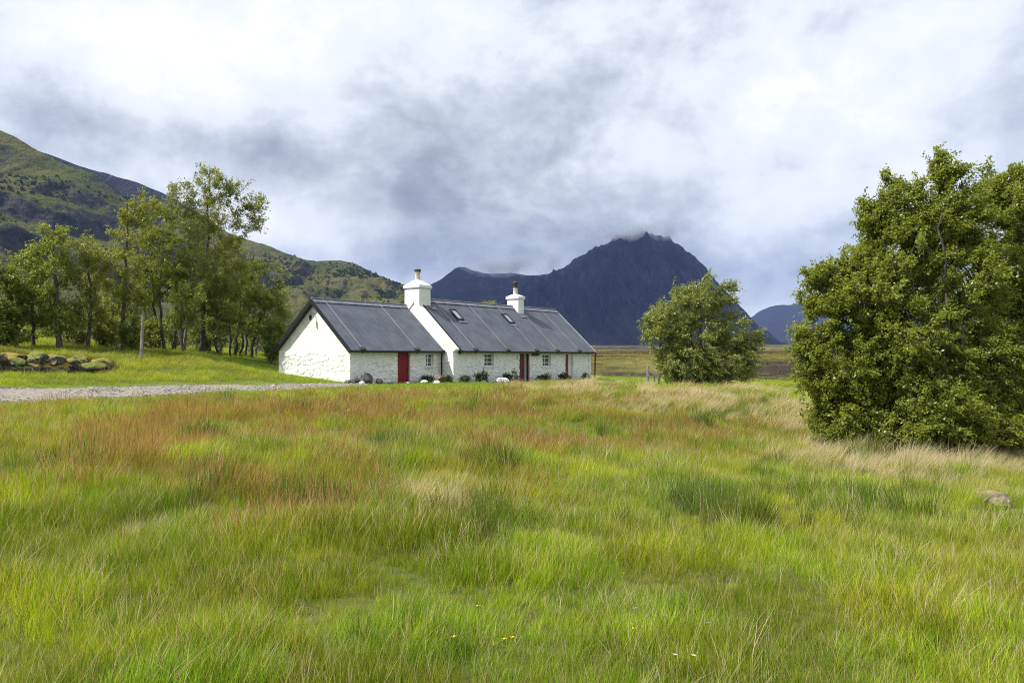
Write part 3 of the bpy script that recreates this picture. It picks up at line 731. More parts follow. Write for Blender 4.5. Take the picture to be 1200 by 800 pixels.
# lead aprons at the foot of the chimneys
o, up, n, ln = slope_frame(0, -s2, zE2, vR2, zR2)
for L, lu, vv in ((8.35, 0.5, 1.86), (17.62, 0.9, 1.72)):
    f_ = (vv + s2) / (vR2 + s2) * ln
    mb = MB(); mb.box(o + CU * (L - lu / 2) + up * (f_ - 0.30) + n * 0.105, CU * lu, up * 0.30, n * 0.016)
    mb.build('lead_apron', M['lead'], roof2)
# pale straps over the roofs with dark anchors at the eaves
def strap(L, vf, zf, vr, zr, parent, lean=0.0):
    o, up, n, ln = slope_frame(L, vf, zf, vr, zr); mb = MB()
    mb.box(o - up * 0.12 + n * 0.108, CU * 0.026, up * (ln + .05) + CU * lean, n * 0.012); s = mb.build('roof_strap', M['strap'], parent)
    mb = MB(); mb.box(o - up * 0.20 + CU * (-.16) + n * 0.075, CU * 0.36, up * 0.20, n * 0.10)
    mb.tube([o - up * .14 + CU * .0 + n * .05, o - up * .16 + Vector((0, 0, -.16))], .025, 6); mb.build('strap_anchor', M['cowl'], s, bevel=.02)
for L in (Lat(423, -.05), Lat(487, -.05)): strap(L, -0.02, zE1 + .02, vR1, zR1, roof1)
for px in (556.5, 594.5, 628, 652.5, 678): strap(Lat(px, -s2 - .1), -s2 - .02, zE2 + .02, vR2, zR2, roof2)
# skylights
def skylight(L, f0, f1, w, parent):
    o, up, n, ln = slope_frame(L, -s2, zE2, vR2, zR2); a = o + up * (f0 * ln) + n * 0.07; h = (f1 - f0) * ln; mb = MB()
    for q, e1, e2 in ((a, CU * w, up * .10), (a + up * (h - .08), CU * w, up * .08), (a + up * .10, CU * .09, up * (h - .18)), (a + up * .10 + CU * (w - .09), CU * .09, up * (h - .18))):
        mb.box(q, e1, e2, n * 0.11)
    fr = mb.build('skylight', M['black'], parent)
    mb = MB(); mb.box(a + up * .095 + CU * .085, CU * (w - .17), up * (h - .17), n * 0.07); mb.build('skylight_pane', M['blind'], fr)
    mb = MB(); mb.box(a - up * .26 + n * .036, CU * (w + .1), up * .24, n * .014); mb.build('skylight_apron', M['lead'], fr)
skylight(9.72, 0.60, 0.82, 0.62, roof2); skylight(15.05, 0.585, 0.80, 0.62, roof2)
# gutters and downpipes
def gutter(L0, L1, vf, zf):
    mb = MB(); mb.tube([cw(L0, vf - .17, zf - .09), cw(L1, vf - .17, zf - .10)], 0.06, 8); g = mb.build('gutter', M['black'], HOUSE)
    mb = MB(); mb.box(cw(L0, vf - .05, zf - .13), CU * (L1 - L0), CV * .04, Vector((0, 0, .14))); mb.build('fascia', M['black'], HOUSE)
gutter(0.02, Lg - .15, -0.02, zE1); gutter(Lv + .1, Le, -s2 - .02, zE2)
mb = MB(); Ld = Lat(520.5, -.1)
Ld = min(Ld, Lg - 0.12)
mb.tube([cw(Ld, -.19, zE1 - .10), cw(Ld, -.10, zE1 - .28), cw(Ld + .02, -.06, -1.75)], 0.045, 8); mb.box(cw(Ld - .12, -.26, zE1 - .17), CU * .24, CV * .16, Vector((0, 0, .18))); mb.build('downpipe', M['black'], HOUSE)
mb = MB(); mb.tube([cw(Le + .02, -s2 - .19, zE2 - .10), cw(Le + .08, -s2 - .12, zE2 - .3), cw(Le + .14, -s2 - .04, -2.0)], 0.05, 8); mb.build('downpipe', M['darkred'], HOUSE)
# doors
def door(a, b, v, z0, z1, depth, m, planks=4, handle=True, label=None):
    mb = MB(); o = cw(a - .06, v + depth, z0); w = b - a + .12
    for i in range(planks): mb.box(o + CU * (w * i / planks + .004), CU * (w / planks - .008), CV * 0.05, Vector((0, 0, z1 - z0)))
    mb.box(o + CV * .02, CU * w, CV * .025, Vector((0, 0, z1 - z0 + .01)))
    d = mb.build('door', m, HOUSE)
    if label: d['label'] = label
    if handle:
        mb = MB(); mb.tube([o + CU * (w - .18) + Vector((0, 0, .95)) - CV * .05, o + CU * (w - .18) + Vector((0, 0, 1.10)) - CV * .05], .014, 6)
        mb.box(o + CU * (w - .20) + Vector((0, 0, .93)) - CV * .055, CU * .04, CV * .06, Vector((0, 0, .03))); mb.build('door_handle', M['black'], d)
    return d
door(dl0, dl1, 0.12, -1.75, ft1 - .10, 0.13, M['red'], 5, True, 'bright red plank door of the left wing')
d2 = door(d20, d20 + 0.62 * (d21 - d20), vF, -1.9, 0.24, 0.17, M['darkred'], 3, True, 'dark red open door')
mb = MB(); mb.box(cw(d20 + .62 * (d21 - d20), vF + .24, -1.9), CU * (.40 * (d21 - d20) + .05), CV * .05, Vector((0, 0, 2.14))); mb.build('inner_door', M['grey_panel'], HOUSE)
mb = MB(); mb.box(cw(d21 - .09, vF + .10, -1.9), CU * .09, CV * .10, Vector((0, 0, 2.14))); mb.build('door_post', M['darkred'], HOUSE)
door(d30, d30 + .45 * (d31 - d30), vF, -1.8, 0.18, 0.12, M['red'], 2, False, 'narrow red door at the far end')
mb = MB(); mb.box(cw(d30 + .45 * (d31 - d30), vF + .20, -1.8), CU * (.58 * (d31 - d30) + .05), CV * .06, Vector((0, 0, 2.0))); mb.build('alcove_back', M['whitewash'], HOUSE)
# windows
def window(a, b, v, z0, z1, depth=0.16, cols=2, rows=3):
    w = b - a + .08; h = z1 - z0 + .06; o = cw(a - .04, v + depth, z0 - .03); mb = MB(); up = Vector((0, 0, 1)); t = .085
    mb.box(o, CU * w, CV * .06, up * t); mb.box(o + up * (h - t), CU * w, CV * .06, up * t)
    mb.box(o + up * t, CU * t, CV * .06, up * (h - 2 * t)); mb.box(o + CU * (w - t) + up * t, CU * t, CV * .06, up * (h - 2 * t))
    for i in range(1, cols): mb.box(o + CU * (w * i / cols - .024) + up * t + CV * .012, CU * .048, CV * .03, up * (h - 2 * t))
    for i in range(1, rows): mb.box(o + CU * t + up * (h * i / rows - .022) + CV * .008, CU * (w - 2 * t), CV * .03, up * .044)
    f = mb.build('window', M['frame_white'], HOUSE)
    mb = MB(); mb.box(o + CU * .02 + up * .02 + CV * .035, CU * (w - .04), CV * .012, up * (h - .04)); mb.build('window_pane', M['glass'], f)
    mb = MB(); mb.box(cw(a - .05, v - .06, z0 - .07), CU * (b - a + .1), CV * .30, up * .07); mb.build('window_sill', M['whitewash'], f, bevel=.012)
window(wl0, wl1, 0.12, -.62, .16); window(w20, w21, vF, -.62, .16); window(w30, w31, vF, -.70, .14)
# sign board under the eave, lamp on the gable, small hook by the door
mb = MB(); a, b = door_px(622.5, 630.5, vF); mb.box(cw(a, vF - .14, .03), CU * (b - a), CV * .05, Vector((0, 0, .22))); mb.build('eave_board', M['sign'], HOUSE, bevel=.01)
q = cw(Lw - .02, vR1 + .05, 2.35); mb = MB(); mb.tube([q, q + nu * .18 + Vector((0, 0, .03)), q + nu * .22 + Vector((0, 0, -.05))], .02, 6); mb.lathe(q + nu * .22 + Vector((0, 0, -.36)), [(.03, .32), (.09, .26), (.08, .06), (.05, 0)][::-1], 10); mb.build('gable_lamp', M['black'], HOUSE)
q = cw(Lat(605, vF), vF - .09, -.2); mb = MB(); mb.tube([q + Vector((0, 0, .30)), q + CU * .03 + Vector((0, 0, .05)), q - CU * .06, q - CU * .09 + Vector((0, 0, .06))], .014, 6); mb.build('wall_hook', M['black'], HOUSE)

# ------------------------------------------------------------------ stones, wall, posts
def rock_mesh(center, size, seed, flat=0.0, rz=0.0, sub=4):
    bm = bmesh.new(); bmesh.ops.create_icosphere(bm, subdivisions=sub, radius=1.0)
    rg = random.Random(seed); pl = []
    for _ in range(11):
        d = Vector((rg.gauss(0, 1), rg.gauss(0, 1), rg.gauss(0, .8))).normalized(); pl.append((d, rg.uniform(.62, .95)))
    vs = []
    cs, sn = math.cos(rz), math.sin(rz)
    for v in bm.verts:
        p = v.co.copy()
        for d, h in pl:
            e = p.dot(d)
            if e > h: p -= d * (e - h) * .92
        vs.append(p)
    a = np.array(vs); nn = (fbm(a[:, 0] * 2.2 + seed, a[:, 1] * 2.2 + a[:, 2] * 1.7, 4, seed) - .5)
    n5 = fbm(a[:, 0] * 6 + seed, a[:, 1] * 6 + a[:, 2] * 5, 4, seed + 3, .6, ridged=True) - .6; a *= (1 + nn * .22 + n5 * .12)[:, None]; a *= np.array(size)
    x = a[:, 0] * cs - a[:, 1] * sn; y = a[:, 0] * sn + a[:, 1] * cs
    F = [tuple(v.index for v in f.verts) for f in bm.faces]; bm.free()
    return np.stack([x, y, a[:, 2]], 1), F
def ground_hit(px, py, d0=3.0, d1=140.0):
    ds = np.geomspace(d0, d1, 1400); x = (px - CX) / FPX * ds; z = EYE + (HOR - py) / FPX * ds
    g = gz(x, ds); i = np.nonzero(z <= g)[0]
    i = i[0] if len(i) else len(ds) - 1
    return Vector((x[i], ds[i], float(g[i])))
def rock(px, py, size, m, label, seed, d=None, cat='stone', group=None, sink=.25, rz=0.0, name='stone'):
    g = ground_hit(px, py) if d is None else None
    if d is not None:
        q = at(px, py, d); g = Vector((q.x, q.y, float(gz(q.x, q.y))))
    V, F = rock_mesh((0, 0, 0), size, seed, rz=rz)
    o = mesh_np(name, V, F, M[m], smooth=False); o.location = (g.x, g.y, g.z + size[2] * (1 - sink * 2))
    tag(o, label, cat, group); return o
RK = 'stones lying along the foot of the cottage wall'
def wall_rock(px, out, size, m, label, seed, sink=.2, v0=0.0):
    L = Lat(px, v0 - out); q = cw(L, v0 - out, 0); V, F = rock_mesh(0, size, seed, rz=seed)
    o = mesh_np('stone', V, F, M[m]); o.location = (q.x, q.y, float(gz(q.x, q.y)) + size[2] * (1 - 2 * sink)); tag(o, label, 'stone', RK); return o
wall_rock(429, .45, (.36, .24, .36), 'rock_dark', 'largest dark stone leaning on the wall left of the bright red door', 3)
wall_rock(418.5, .5, (.22, .18, .24), 'rock_dark', 'small dark stone between the corner and the largest dark stone', 4)
wall_rock(412, .55, (.24, .2, .17), 'rock_dark', 'low dark stone lying nearest the gable corner', 5)
wall_rock(405, .7, (.18, .16, .13), 'rock_grey', 'little grey stone at the gable corner itself', 6)
wall_rock(424, 1.0, (.20, .16, .11), 'rock_white', 'pale stone in front of the largest dark stone', 7)
wall_rock(444, .5, (.46, .22, .20), 'rock_brown', 'flat brown stone left of the bright red door', 8)
wall_rock(438, .8, (.14, .12, .10), 'rock_grey', 'little grey stone beside the flat brown stone', 9)
wall_rock(462, .9, (.24, .14, .10), 'rock_grey', 'low grey doorstep stone left of the bright red door', 10)
wall_rock(477, 1.0, (.2, .14, .07), 'rock_grey', 'low pale doorstep stone under the bright red door', 12)
wall_rock(497, 1.2, (.26, .16, .12), 'rock_white', 'pale stone in the grass below the left wing window', 13)
wall_rock(514.5, 1.1, (.40, .3, .33), 'rock_brown', 'tan boulder at the foot of the downpipe between the wings', 14)
wall_rock(512, 2.6, (.22, .16, .14), 'rock_white', 'small pale stone in the grass in front of the tan boulder', 15)
wall_rock(588.5, 1.2, (.46, .32, .24), 'rock_white', 'big white boulder in front of the long front wall', 16, v0=-s2)
rock(408, 487, (.17, .14, .13), 'rock_white', 'small white stone alone in the rushes before the cottage', 21, name='stone')
rock(1152, 588, (.22, .16, .13), 'rock_pasture', 'lichen-covered boulder in the grass at the right edge, the larger of the pair', 22, name='boulder', cat='boulder', group='boulders in the right of the meadow', sink=.2)
rock(1168, 595, (.17, .13, .12), 'rock_pasture', 'pale boulder in the grass at the right edge, the nearer and smaller of the pair', 23, name='boulder', cat='boulder', group='boulders in the right of the meadow', sink=.2)

# tumbledown mossy dry-stone wall on the left
def stone_wall():
    root_p = at(50, 440, 34.5); g0 = float(gz(root_p.x, root_p.y))
    root = empty('dry_stone_wall', (root_p.x, root_p.y, g0), 'low tumbledown dry-stone wall thick with moss beside the gravel track', 'stone wall')
    rg = random.Random(5); pts = [at(-60, 440, 32), at(-20, 440, 33.0), at(30, 439, 34), at(62, 438, 34.8), at(100, 435, 35.6), at(128, 433, 36.4)]
    n = 46; Vs, Fs = [], []
    cum = np.linspace(0, len(pts) - 1.001, n); count = 0
    for i, c in enumerate(cum):
        a = int(c); p = pts[a].lerp(pts[a + 1], c - a); px = CX + p.x / p.y * FPX
        hh = 0.62 if px < 10 else (0.26 if 22 < px < 34 else (0.58 if px < 96 else max(.15, .5 - (px - 96) * .02)))
        if 54 < px < 64: hh *= .8
        lev = max(1, int(hh / .26))
        for l in range(lev):
            s = rg.uniform(.24, .50); q = Vector((p.x + rg.uniform(-.12, .12), p.y + rg.uniform(-.30, .30) * (1.3 - l * .2), 0))
            z = float(gz(q.x, q.y)) + .05 + l * hh / lev + s * .25
            V, F = rock_mesh(0, (s * rg.uniform(1, 1.5), s * 1.1, s * rg.uniform(.62, .95)), 100 + count, rz=rg.uniform(-.3, .3), sub=3); count += 1
            b = len(Vs); Vs += (V + np.array([q.x - root_p.x, q.y - root_p.y, z - g0])).tolist(); Fs += [tuple(k + b for k in f) for f in F]
    mesh_np('wall_stones', np.array(Vs), Fs, M['rock_moss'], root)
stone_wall()

def post(px, ytop, ybot, d, w, m, label, group, lean=0.0, name='fence_post', parent=None, shape='round'):
    b = at(px, ybot, d); b.z = float(gz(b.x, b.y)) - .15 if parent is None else b.z
    t = at(px + lean, ytop, d); mb = MB()
    n = 7; pts = [b.lerp(t, i / 5) + Vector((random.uniform(-.012, .012), random.uniform(-.012, .012), 0)) for i in range(6)]
    mb.tube(pts, [w * (1.05 - .08 * i / 5) for i in range(6)], n)
    o = mb.build(name, m, parent)
    if parent is None:
        me = o.data; off = b.copy()
        for v in me.vertices: v.co -= off
        o.location = off; tag(o, label, 'post', group)
    return o
post(165, 370, 417, 41.5, .075, M['wood_grey'], 'tall pale weathered fence post leaning before the left trees', 'fence posts at the edge of the left wood', lean=3.0)
post(139, 402, 418, 42.0, .055, M['wood_dark'], 'short thin grey post left of the tall pale post', 'fence posts at the edge of the left wood', lean=2)
post(833.5, 455, 463, 41.5, .06, M['wood_dark'], 'dark stake standing in the grass right of the lone leafy tree', None, name='wooden_stake')
def small_fence():
    d = 55.0; p0 = at(759, 450, d); g = float(gz(p0.x, p0.y)); root = empty('wooden_fence', (p0.x, p0.y, g), 'short broken wooden fence of grey posts beside the lone leafy tree', 'fence')
    for px, yt, w, m, ln in ((759, 429.5, .10, 'wood_grey', .3), (767.3, 438, .055, 'wood_grey', -.6), (772, 437, .075, 'wood_dark', .8)):
        p = at(px, 452, d); z = float(gz(p.x, p.y)); yb = HOR - (z - .1 - EYE) * FPX / d
        post(px, yt, yb, d, w, M[m], None, None, lean=ln, parent=root)
    for ya, yb in ((434.5, 441.5), (440, 443.5)):
        mb = MB(); a, b = at(758.5, ya, d - .09), at(773, yb, d - .09)
        mb.tube([a, a.lerp(b, .5) + Vector((0, 0, -.03)), b], .03, 6); mb.build('rail', M['wood_grey'], root)
small_fence()
# ------------------------------------------------------------------ trees
def leaf_cloud(P, D, size, rg, aspect=0.62, fold=0.25, droop=0.25):
    """one folded quad pair per leaf: P points, D growing directions"""
    n = len(P); D = D / (np.linalg.norm(D, axis=1)[:, None] + 1e-9)
    up = rg.normal(size=(n, 3)) * 0.75 + np.array([0, 0, 1.0]); S = np.cross(D, up); S /= np.linalg.norm(S, axis=1)[:, None] + 1e-9
    N = np.cross(S, D)
    L = (size * rg.uniform(.6, 1.25, n))[:, None]; w = L * aspect * 0.5
    tip = P + D * L - np.array([0, 0, 1.0]) * L * droop * rg.uniform(0, 1, (n, 1))
    mid = P + D * L * 0.5
    l = mid - S * w + N * w * fold; r = mid + S * w + N * w * fold
    V = np.stack([P, r, tip, l], 1).reshape(-1, 3); F = np.arange(4 * n).reshape(n, 4)
    lv = np.repeat(rg.uniform(0, 1, n), 4)
    return V, F, lv
def bez(a, b, c, n):
    t = np.linspace(0, 1, n)[:, None]; return (1 - t) ** 2 * a + 2 * t * (1 - t) * b + t * t * c

def make_tree(name, label, base, crown, leafm, barkm, nclus=90, leaves=90, lsize=.1, trunk=None, stems=1, r0=.12, seed=1, clus=.55,
              wind=(.35, .05), group=None, cat='tree', shell=.55, feather=0.5, limb_r=.03, bare=0.0, aspect=.62, up=.25):
    """crown: list of (cx, cz, rx, rz, ry) ellipsoids in metres relative to the base (x right, z up); base: world point"""
    rg = np.random.default_rng(seed); root = empty(name, base, label, cat, group)
    nclus = int(nclus * 1.3); leaves = int(leaves * 1.45); lsize = lsize * 1.08
    E = np.array(crown, float)
    vol = E[:, 2] * E[:, 3] * E[:, 4]; pr = vol ** .58 / (vol ** .58).sum()
    ids = rg.choice(len(E), nclus, p=pr)
    d = rg.normal(size=(nclus, 3)); d /= np.linalg.norm(d, axis=1)[:, None]
    rad = rg.uniform(shell, 1.0, nclus) ** 0.7 * rg.uniform(.82, 1.08, nclus)
    C = np.stack([E[ids, 0] + d[:, 0] * rad * E[ids, 2], d[:, 1] * rad * E[ids, 4], E[ids, 1] + d[:, 2] * rad * E[ids, 3]], 1)
    C[:, 2] = np.maximum(C[:, 2], .25)
    # stems
    top = max(e[1] + e[3] * .7 for e in crown); ctr = (E[:, 0] * vol).sum() / vol.sum()
    mb = MB(); paths = []
    for s in range(stems):
        a0 = 2 * math.pi * s / max(stems, 1) + seed; sp = 0 if stems == 1 else 1
        b0 = np.array([math.cos(a0) * .28 * sp * stems ** .4, math.sin(a0) * .28 * sp * stems ** .4, -0.2])
        tx = ctr + sp * math.cos(a0) * E[:, 2].max() * .45
        if trunk: tx = trunk[0]
        c0 = np.array([tx, sp * math.sin(a0) * E[:, 4].max() * .45, top * (1 if sp == 0 else rg.uniform(.6, .82))])
        m0 = (b0 + c0) / 2 + np.array([rg.uniform(-.3, .3) + b0[0] * .3, rg.uniform(-.2, .2), .1 * top])
        pth = bez(b0, m0, c0, 14); pth[1:-1] += rg.normal(size=(12, 3)) * np.array([.05, .05, 0])
        rr = r0 * (1 - np.linspace(0, 1, 14)) ** .75 * (1 if s == 0 else rg.uniform(.6, .95)) + .012
        rr[0] *= 1.35; mb.tube(pth, rr, 8); paths.append((pth, rr))
    AP = np.concatenate([p for p, _ in paths]); AR = np.concatenate([r for _, r in paths])
    order = np.argsort(np.linalg.norm(C - np.array([ctr, 0, top * .4]), axis=1)); limbs = []
    LP, LD = [], []
    for q in order:
        c = C[q]
        dz = c[2] - AP[:, 2]; hd = np.hypot(c[0] - AP[:, 0], c[1] - AP[:, 1])
        cost = np.hypot(hd, dz - hd * .55) + np.where(dz < .1, 3.0, 0) + rg.uniform(0, .25, len(AP))
        i = int(np.argmin(cost)); a = AP[i]
        ln = np.linalg.norm(c - a); m = (a + c) / 2 + np.array([0, 0, -.12 * ln]) + rg.normal(size=3) * .08 * ln
        m[2] += .22 * ln
        pth = bez(a, m, c, 6); ra = min(AR[i] * .62, limb_r * (0.5 + ln * .35)); rr = np.linspace(ra, max(.006, ra * .3), 6)
        mb.tube(pth, rr, 5, cap=False)
        AP = np.concatenate([AP, pth[2:]]); AR = np.concatenate([AR, rr[2:]])
        # twigs fan out of the limb's end
        outd = c - np.array([ctr, 0, top * .45]); outd /= np.linalg.norm(outd) + 1e-6
        nt = int(rg.integers(5, 9)); per = max(3, int(leaves / nt * rg.uniform(.6, 1.4)))
        for _ in range(nt):
            td = outd * feather + rg.normal(size=3) * .55 + np.array([wind[0], wind[1], up]); td /= np.linalg.norm(td)
            tl = clus * rg.uniform(.5, 1.3); st = c - outd * clus * .25 + rg.normal(size=3) * clus * .16
            t = rg.uniform(.05, 1, per)[:, None]; sag = np.array([wind[0] * .3, 0, -.16]) * (t ** 2) * tl
            LP.append(st + td * tl * t + sag + rg.normal(size=(per, 3)) * clus * .085 )
            LD.append(td * .5 + rg.normal(size=(per, 3)) * .6 + np.array([wind[0] * 1.2, wind[1], -.1]))
            if tl > clus * .9: mb.tube([st, st + td * tl * .6 + np.array([wind[0] * .3, 0, -.16]) * .36 * tl], [.008, .004], 3, cap=False)
    P = np.concatenate(LP); D = np.concatenate(LD)
    keep = P[:, 2] > .12; P = P[keep]; D = D[keep]
    V, F, lv = leaf_cloud(P, D, lsize, rg, aspect)
    me = bpy.data.meshes.new('trunk'); me.from_pydata(mb.v, [], mb.f); me.update(); me.polygons.foreach_set('use_smooth', np.ones(len(me.polygons), dtype=bool)); me.materials.append(M[barkm])
    o = bpy.data.objects.new('trunk', me); COL.objects.link(o); o.parent = root
    mesh_np('crown', V, F, M[leafm], root, attrs={'lv': ('POINT', 'FLOAT', lv.astype(np.float32))})
    return root

def tree_px(name, label, px, pyb, d, ell, leafm, barkm, ybase=None, **kw):
    """crown ellipses read from the photograph (pixel centre and radii), turned into metres at the tree's distance"""
    b = at(px, pyb, d); z = float(gz(b.x, b.y)); b.z = z; s = d / FPX
    yb = HOR - (z - EYE) / s
    cr = [((e[0] - px) * s, (yb - e[1]) * s, e[2] * s, e[3] * s, (e[4] if len(e) > 4 else e[2]) * s) for e in ell]
    return make_tree(name, label, b, cr, leafm, barkm, **kw)

WOOD = 'trees of the small wood left of the cottage'
# the left wood, from left to right
tree_px('birch_tree', 'dark bushy tree cut off by the left edge of the picture', -8, 418, 41, [(-8, 345, 32, 50), (2, 378, 24, 30)], 'leaf_dark', 'bark_dark', nclus=85, leaves=90, lsize=.13, r0=.13, seed=2, group=WOOD, trunk=(0.1, 0))
tree_px('birch_tree', 'slender tree with a fresh green crown second from the left edge', 39, 418, 43, [(30, 318, 24, 34), (40, 360, 24, 28)], 'leaf_bright', 'bark_dark', nclus=75, leaves=75, lsize=.12, r0=.09, seed=3, group=WOOD, trunk=(0, 0))
tree_px('birch_tree', 'forked bright green tree with a crooked trunk foot behind the mossy wall', 70, 419, 42, [(57, 287, 24, 22), (62, 318, 27, 26), (50, 350, 20, 18), (72, 375, 18, 18)], 'leaf_bright', 'bark_dark', nclus=70, leaves=70, lsize=.12, r0=.15, seed=4, group=WOOD, trunk=(-.4, 0))
tree_px('birch_tree', 'thin tree with an open light crown right of the forked tree', 103, 420, 43, [(102, 292, 20, 18), (103, 325, 22, 26), (104, 362, 20, 20)], 'leaf_birch', 'bark_dark', nclus=62, leaves=60, lsize=.11, r0=.10, seed=5, group=WOOD, trunk=(0, 0))
tree_px('birch_tree', 'tall sparse birch with bare lower trunk and tufted top', 141, 420, 44, [(170, 238, 14, 16), (150, 268, 20, 22), (143, 310, 22, 24), (155, 250, 14, 14), (150, 352, 18, 20)], 'leaf_birch', 'bark_dark', nclus=70, leaves=60, lsize=.12, r0=.11, seed=6, group=WOOD, trunk=(.4, 0))
tree_px('birch_tree', 'dark dense tree in the middle of the wood over twin trunks', 194, 420, 47.5, [(182, 262, 26, 26), (190, 300, 36, 36), (178, 335, 28, 24), (212, 330, 24, 24)], 'leaf_dark', 'bark_dark', nclus=120, leaves=70, lsize=.125, r0=.12, stems=3, seed=7, group=WOOD)
tree_px('birch_tree', 'pale wispy birch behind the dark dense tree', 214, 421, 49, [(212, 232, 18, 22), (216, 270, 26, 30), (225, 310, 24, 26)], 'leaf_willow', 'bark_grey', nclus=110, leaves=62, lsize=.12, r0=.10, stems=2, seed=8, group=WOOD, aspect=.45)
tree_px('birch_tree', 'tallest birch of the wood with long feathery boughs reaching right', 236, 422, 51, [(245, 214, 24, 22), (252, 245, 34, 26), (296, 238, 15, 12), (288, 262, 22, 14), (250, 282, 34, 30), (262, 322, 34, 28), (240, 350, 28, 22), (275, 222, 12, 14)], 'leaf_birch', 'bark_dark', nclus=230, leaves=62, lsize=.12, r0=.15, seed=9, group=WOOD, feather=.8, shell=.3, aspect=.5, trunk=(.5, 0))
tree_px('birch_tree', 'dark round-topped tree nearest the cottage gable', 284, 428, 54, [(305, 332, 28, 32), (295, 370, 38, 28), (318, 372, 22, 24), (285, 345, 20, 24)], 'leaf_dark', 'bark_dark', nclus=140, leaves=68, lsize=.12, r0=.11, stems=4, seed=10, group=WOOD)
tree_px('birch_tree', 'dull green tree filling the gap left of the gable tree', 262, 426, 51, [(255, 345, 26, 26), (262, 378, 24, 22), (240, 372, 20, 18)], 'leaf_birch', 'bark_dark', nclus=80, leaves=66, lsize=.12, r0=.09, stems=3, seed=11, group=WOOD)
tree_px('birch_tree', 'thin leaning pale tree behind the gable tree', 300, 428, 58, [(322, 350, 18, 20), (330, 380, 14, 18)], 'leaf_willow', 'bark_grey', nclus=45, leaves=60, lsize=.1, r0=.07, seed=12, group=WOOD, trunk=(.8, 0))
tree_px('birch_tree', 'slender light green tree between the tall sparse birch and the dark dense tree', 166, 420, 50, [(163, 285, 20, 30), (170, 330, 22, 30), (165, 365, 18, 20)], 'leaf_birch', 'bark_grey', nclus=60, leaves=62, lsize=.12, r0=.08, stems=2, seed=14, group=WOOD)
tree_px('birch_tree', 'thin mid-green birch between the tallest birch and the gable tree, standing far back', 272, 426, 57, [(270, 300, 18, 24), (276, 335, 22, 26)], 'leaf_birch', 'bark_grey', nclus=60, leaves=62, lsize=.12, r0=.08, stems=2, seed=15, group=WOOD)
tree_px('birch_tree', 'dim green tree far back between the thin open tree and the tall sparse birch', 122, 420, 56, [(122, 315, 22, 30), (120, 350, 24, 26)], 'leaf_birch', 'bark_dark', nclus=60, leaves=62, lsize=.12, r0=.08, stems=2, seed=16, group=WOOD)
tree_px('birch_tree', 'slim shaded tree with straight trunk left of the tallest birch', 214, 423, 46, [(215, 350, 20, 22), (214, 375, 16, 14)], 'leaf_dark', 'bark_dark', nclus=42, leaves=60, lsize=.11, r0=.09, seed=13, group=WOOD, trunk=(0.05, 0))
SAP = 'bushes and saplings under the left wood'
for i, (px, yb, d, ell, lm, lab) in enumerate([
    (18, 418, 46, [(18, 395, 22, 18)], 'leaf_bright', 'light green sapling between the first two trunks'),
    (85, 419, 47, [(86, 385, 18, 26)], 'leaf_willow', 'pale sapling beside the crooked forked trunk'),
    (122, 420, 45, [(122, 388, 16, 26)], 'leaf_birch', 'leafy sapling right of the thin open tree'),
    (153, 420, 43.5, [(153, 395, 18, 24)], 'leaf_dark', 'dark bush left of the tall pale fence post'),
    (178, 421, 47, [(176, 395, 14, 20)], 'leaf_birch', 'small bush right of the tall pale fence post'),
    (205, 422, 55, [(206, 385, 22, 30)], 'leaf_bright', 'light green bush seen between the twin trunks'),
    (240, 424, 54, [(240, 392, 24, 24)], 'leaf_bright', 'green bush seen behind the foot of the tallest birch'),
    (318, 430, 52, [(320, 398, 16, 26)], 'leaf_bright', 'green bush beside the cottage gable corner'),
    (60, 418, 60, [(55, 385, 34, 26)], 'leaf_bright', 'broad green bush far behind the forked tree'),
    (130, 420, 62, [(125, 372, 30, 34)], 'leaf_bright', 'broad grey-green bush far behind the tall sparse birch'),
    (285, 426, 62, [(285, 392, 34, 26)], 'leaf_bright', 'broad green bush far behind the gable tree'),
    (-25, 418, 55, [(-15, 385, 30, 30)], 'leaf_dark', 'dark bush beyond the leftmost tree')]):
    tree_px('sapling', lab, px, yb, d, ell, lm, 'bark_dark', nclus=38 if d < 50 else 60, leaves=70, lsize=.11, r0=.05, seed=40 + i, group=SAP, cat='bush', shell=.3, clus=.45)
tree_px('rowan_tree', 'tree behind the cottage with only its top showing over the roof ridge', 574, 440, 72, [(573, 364, 12, 11), (570, 392, 20, 24)], 'leaf_willow', 'bark_grey', nclus=50, leaves=60, lsize=.12, r0=.08, seed=60)
# lone tree on the right of the cottage
tree_px('willow_tree', 'lone leafy willow with several stems in front of the great mountain', 815, 461, 43,
        [(800, 360, 30, 26), (822, 352, 28, 26), (780, 385, 30, 28), (812, 395, 42, 34), (850, 392, 30, 30), (788, 415, 20, 22), (845, 425, 32, 20), (800, 425, 36, 22), (862, 408, 20, 16), (854, 342, 6, 20), (823, 334, 7, 14), (800, 348, 9, 20), (838, 350, 7, 16), (777, 362, 8, 14), (884, 402, 7, 14), (872, 425, 12, 20), (766, 380, 12, 16), (802, 445, 22, 14), (835, 447, 24, 12)],
        'leaf_willow', 'bark_dark', nclus=400, leaves=120, lsize=.105, r0=.08, stems=8, seed=71, clus=.55, wind=(.55, .05), shell=.38, aspect=.5, feather=.85)
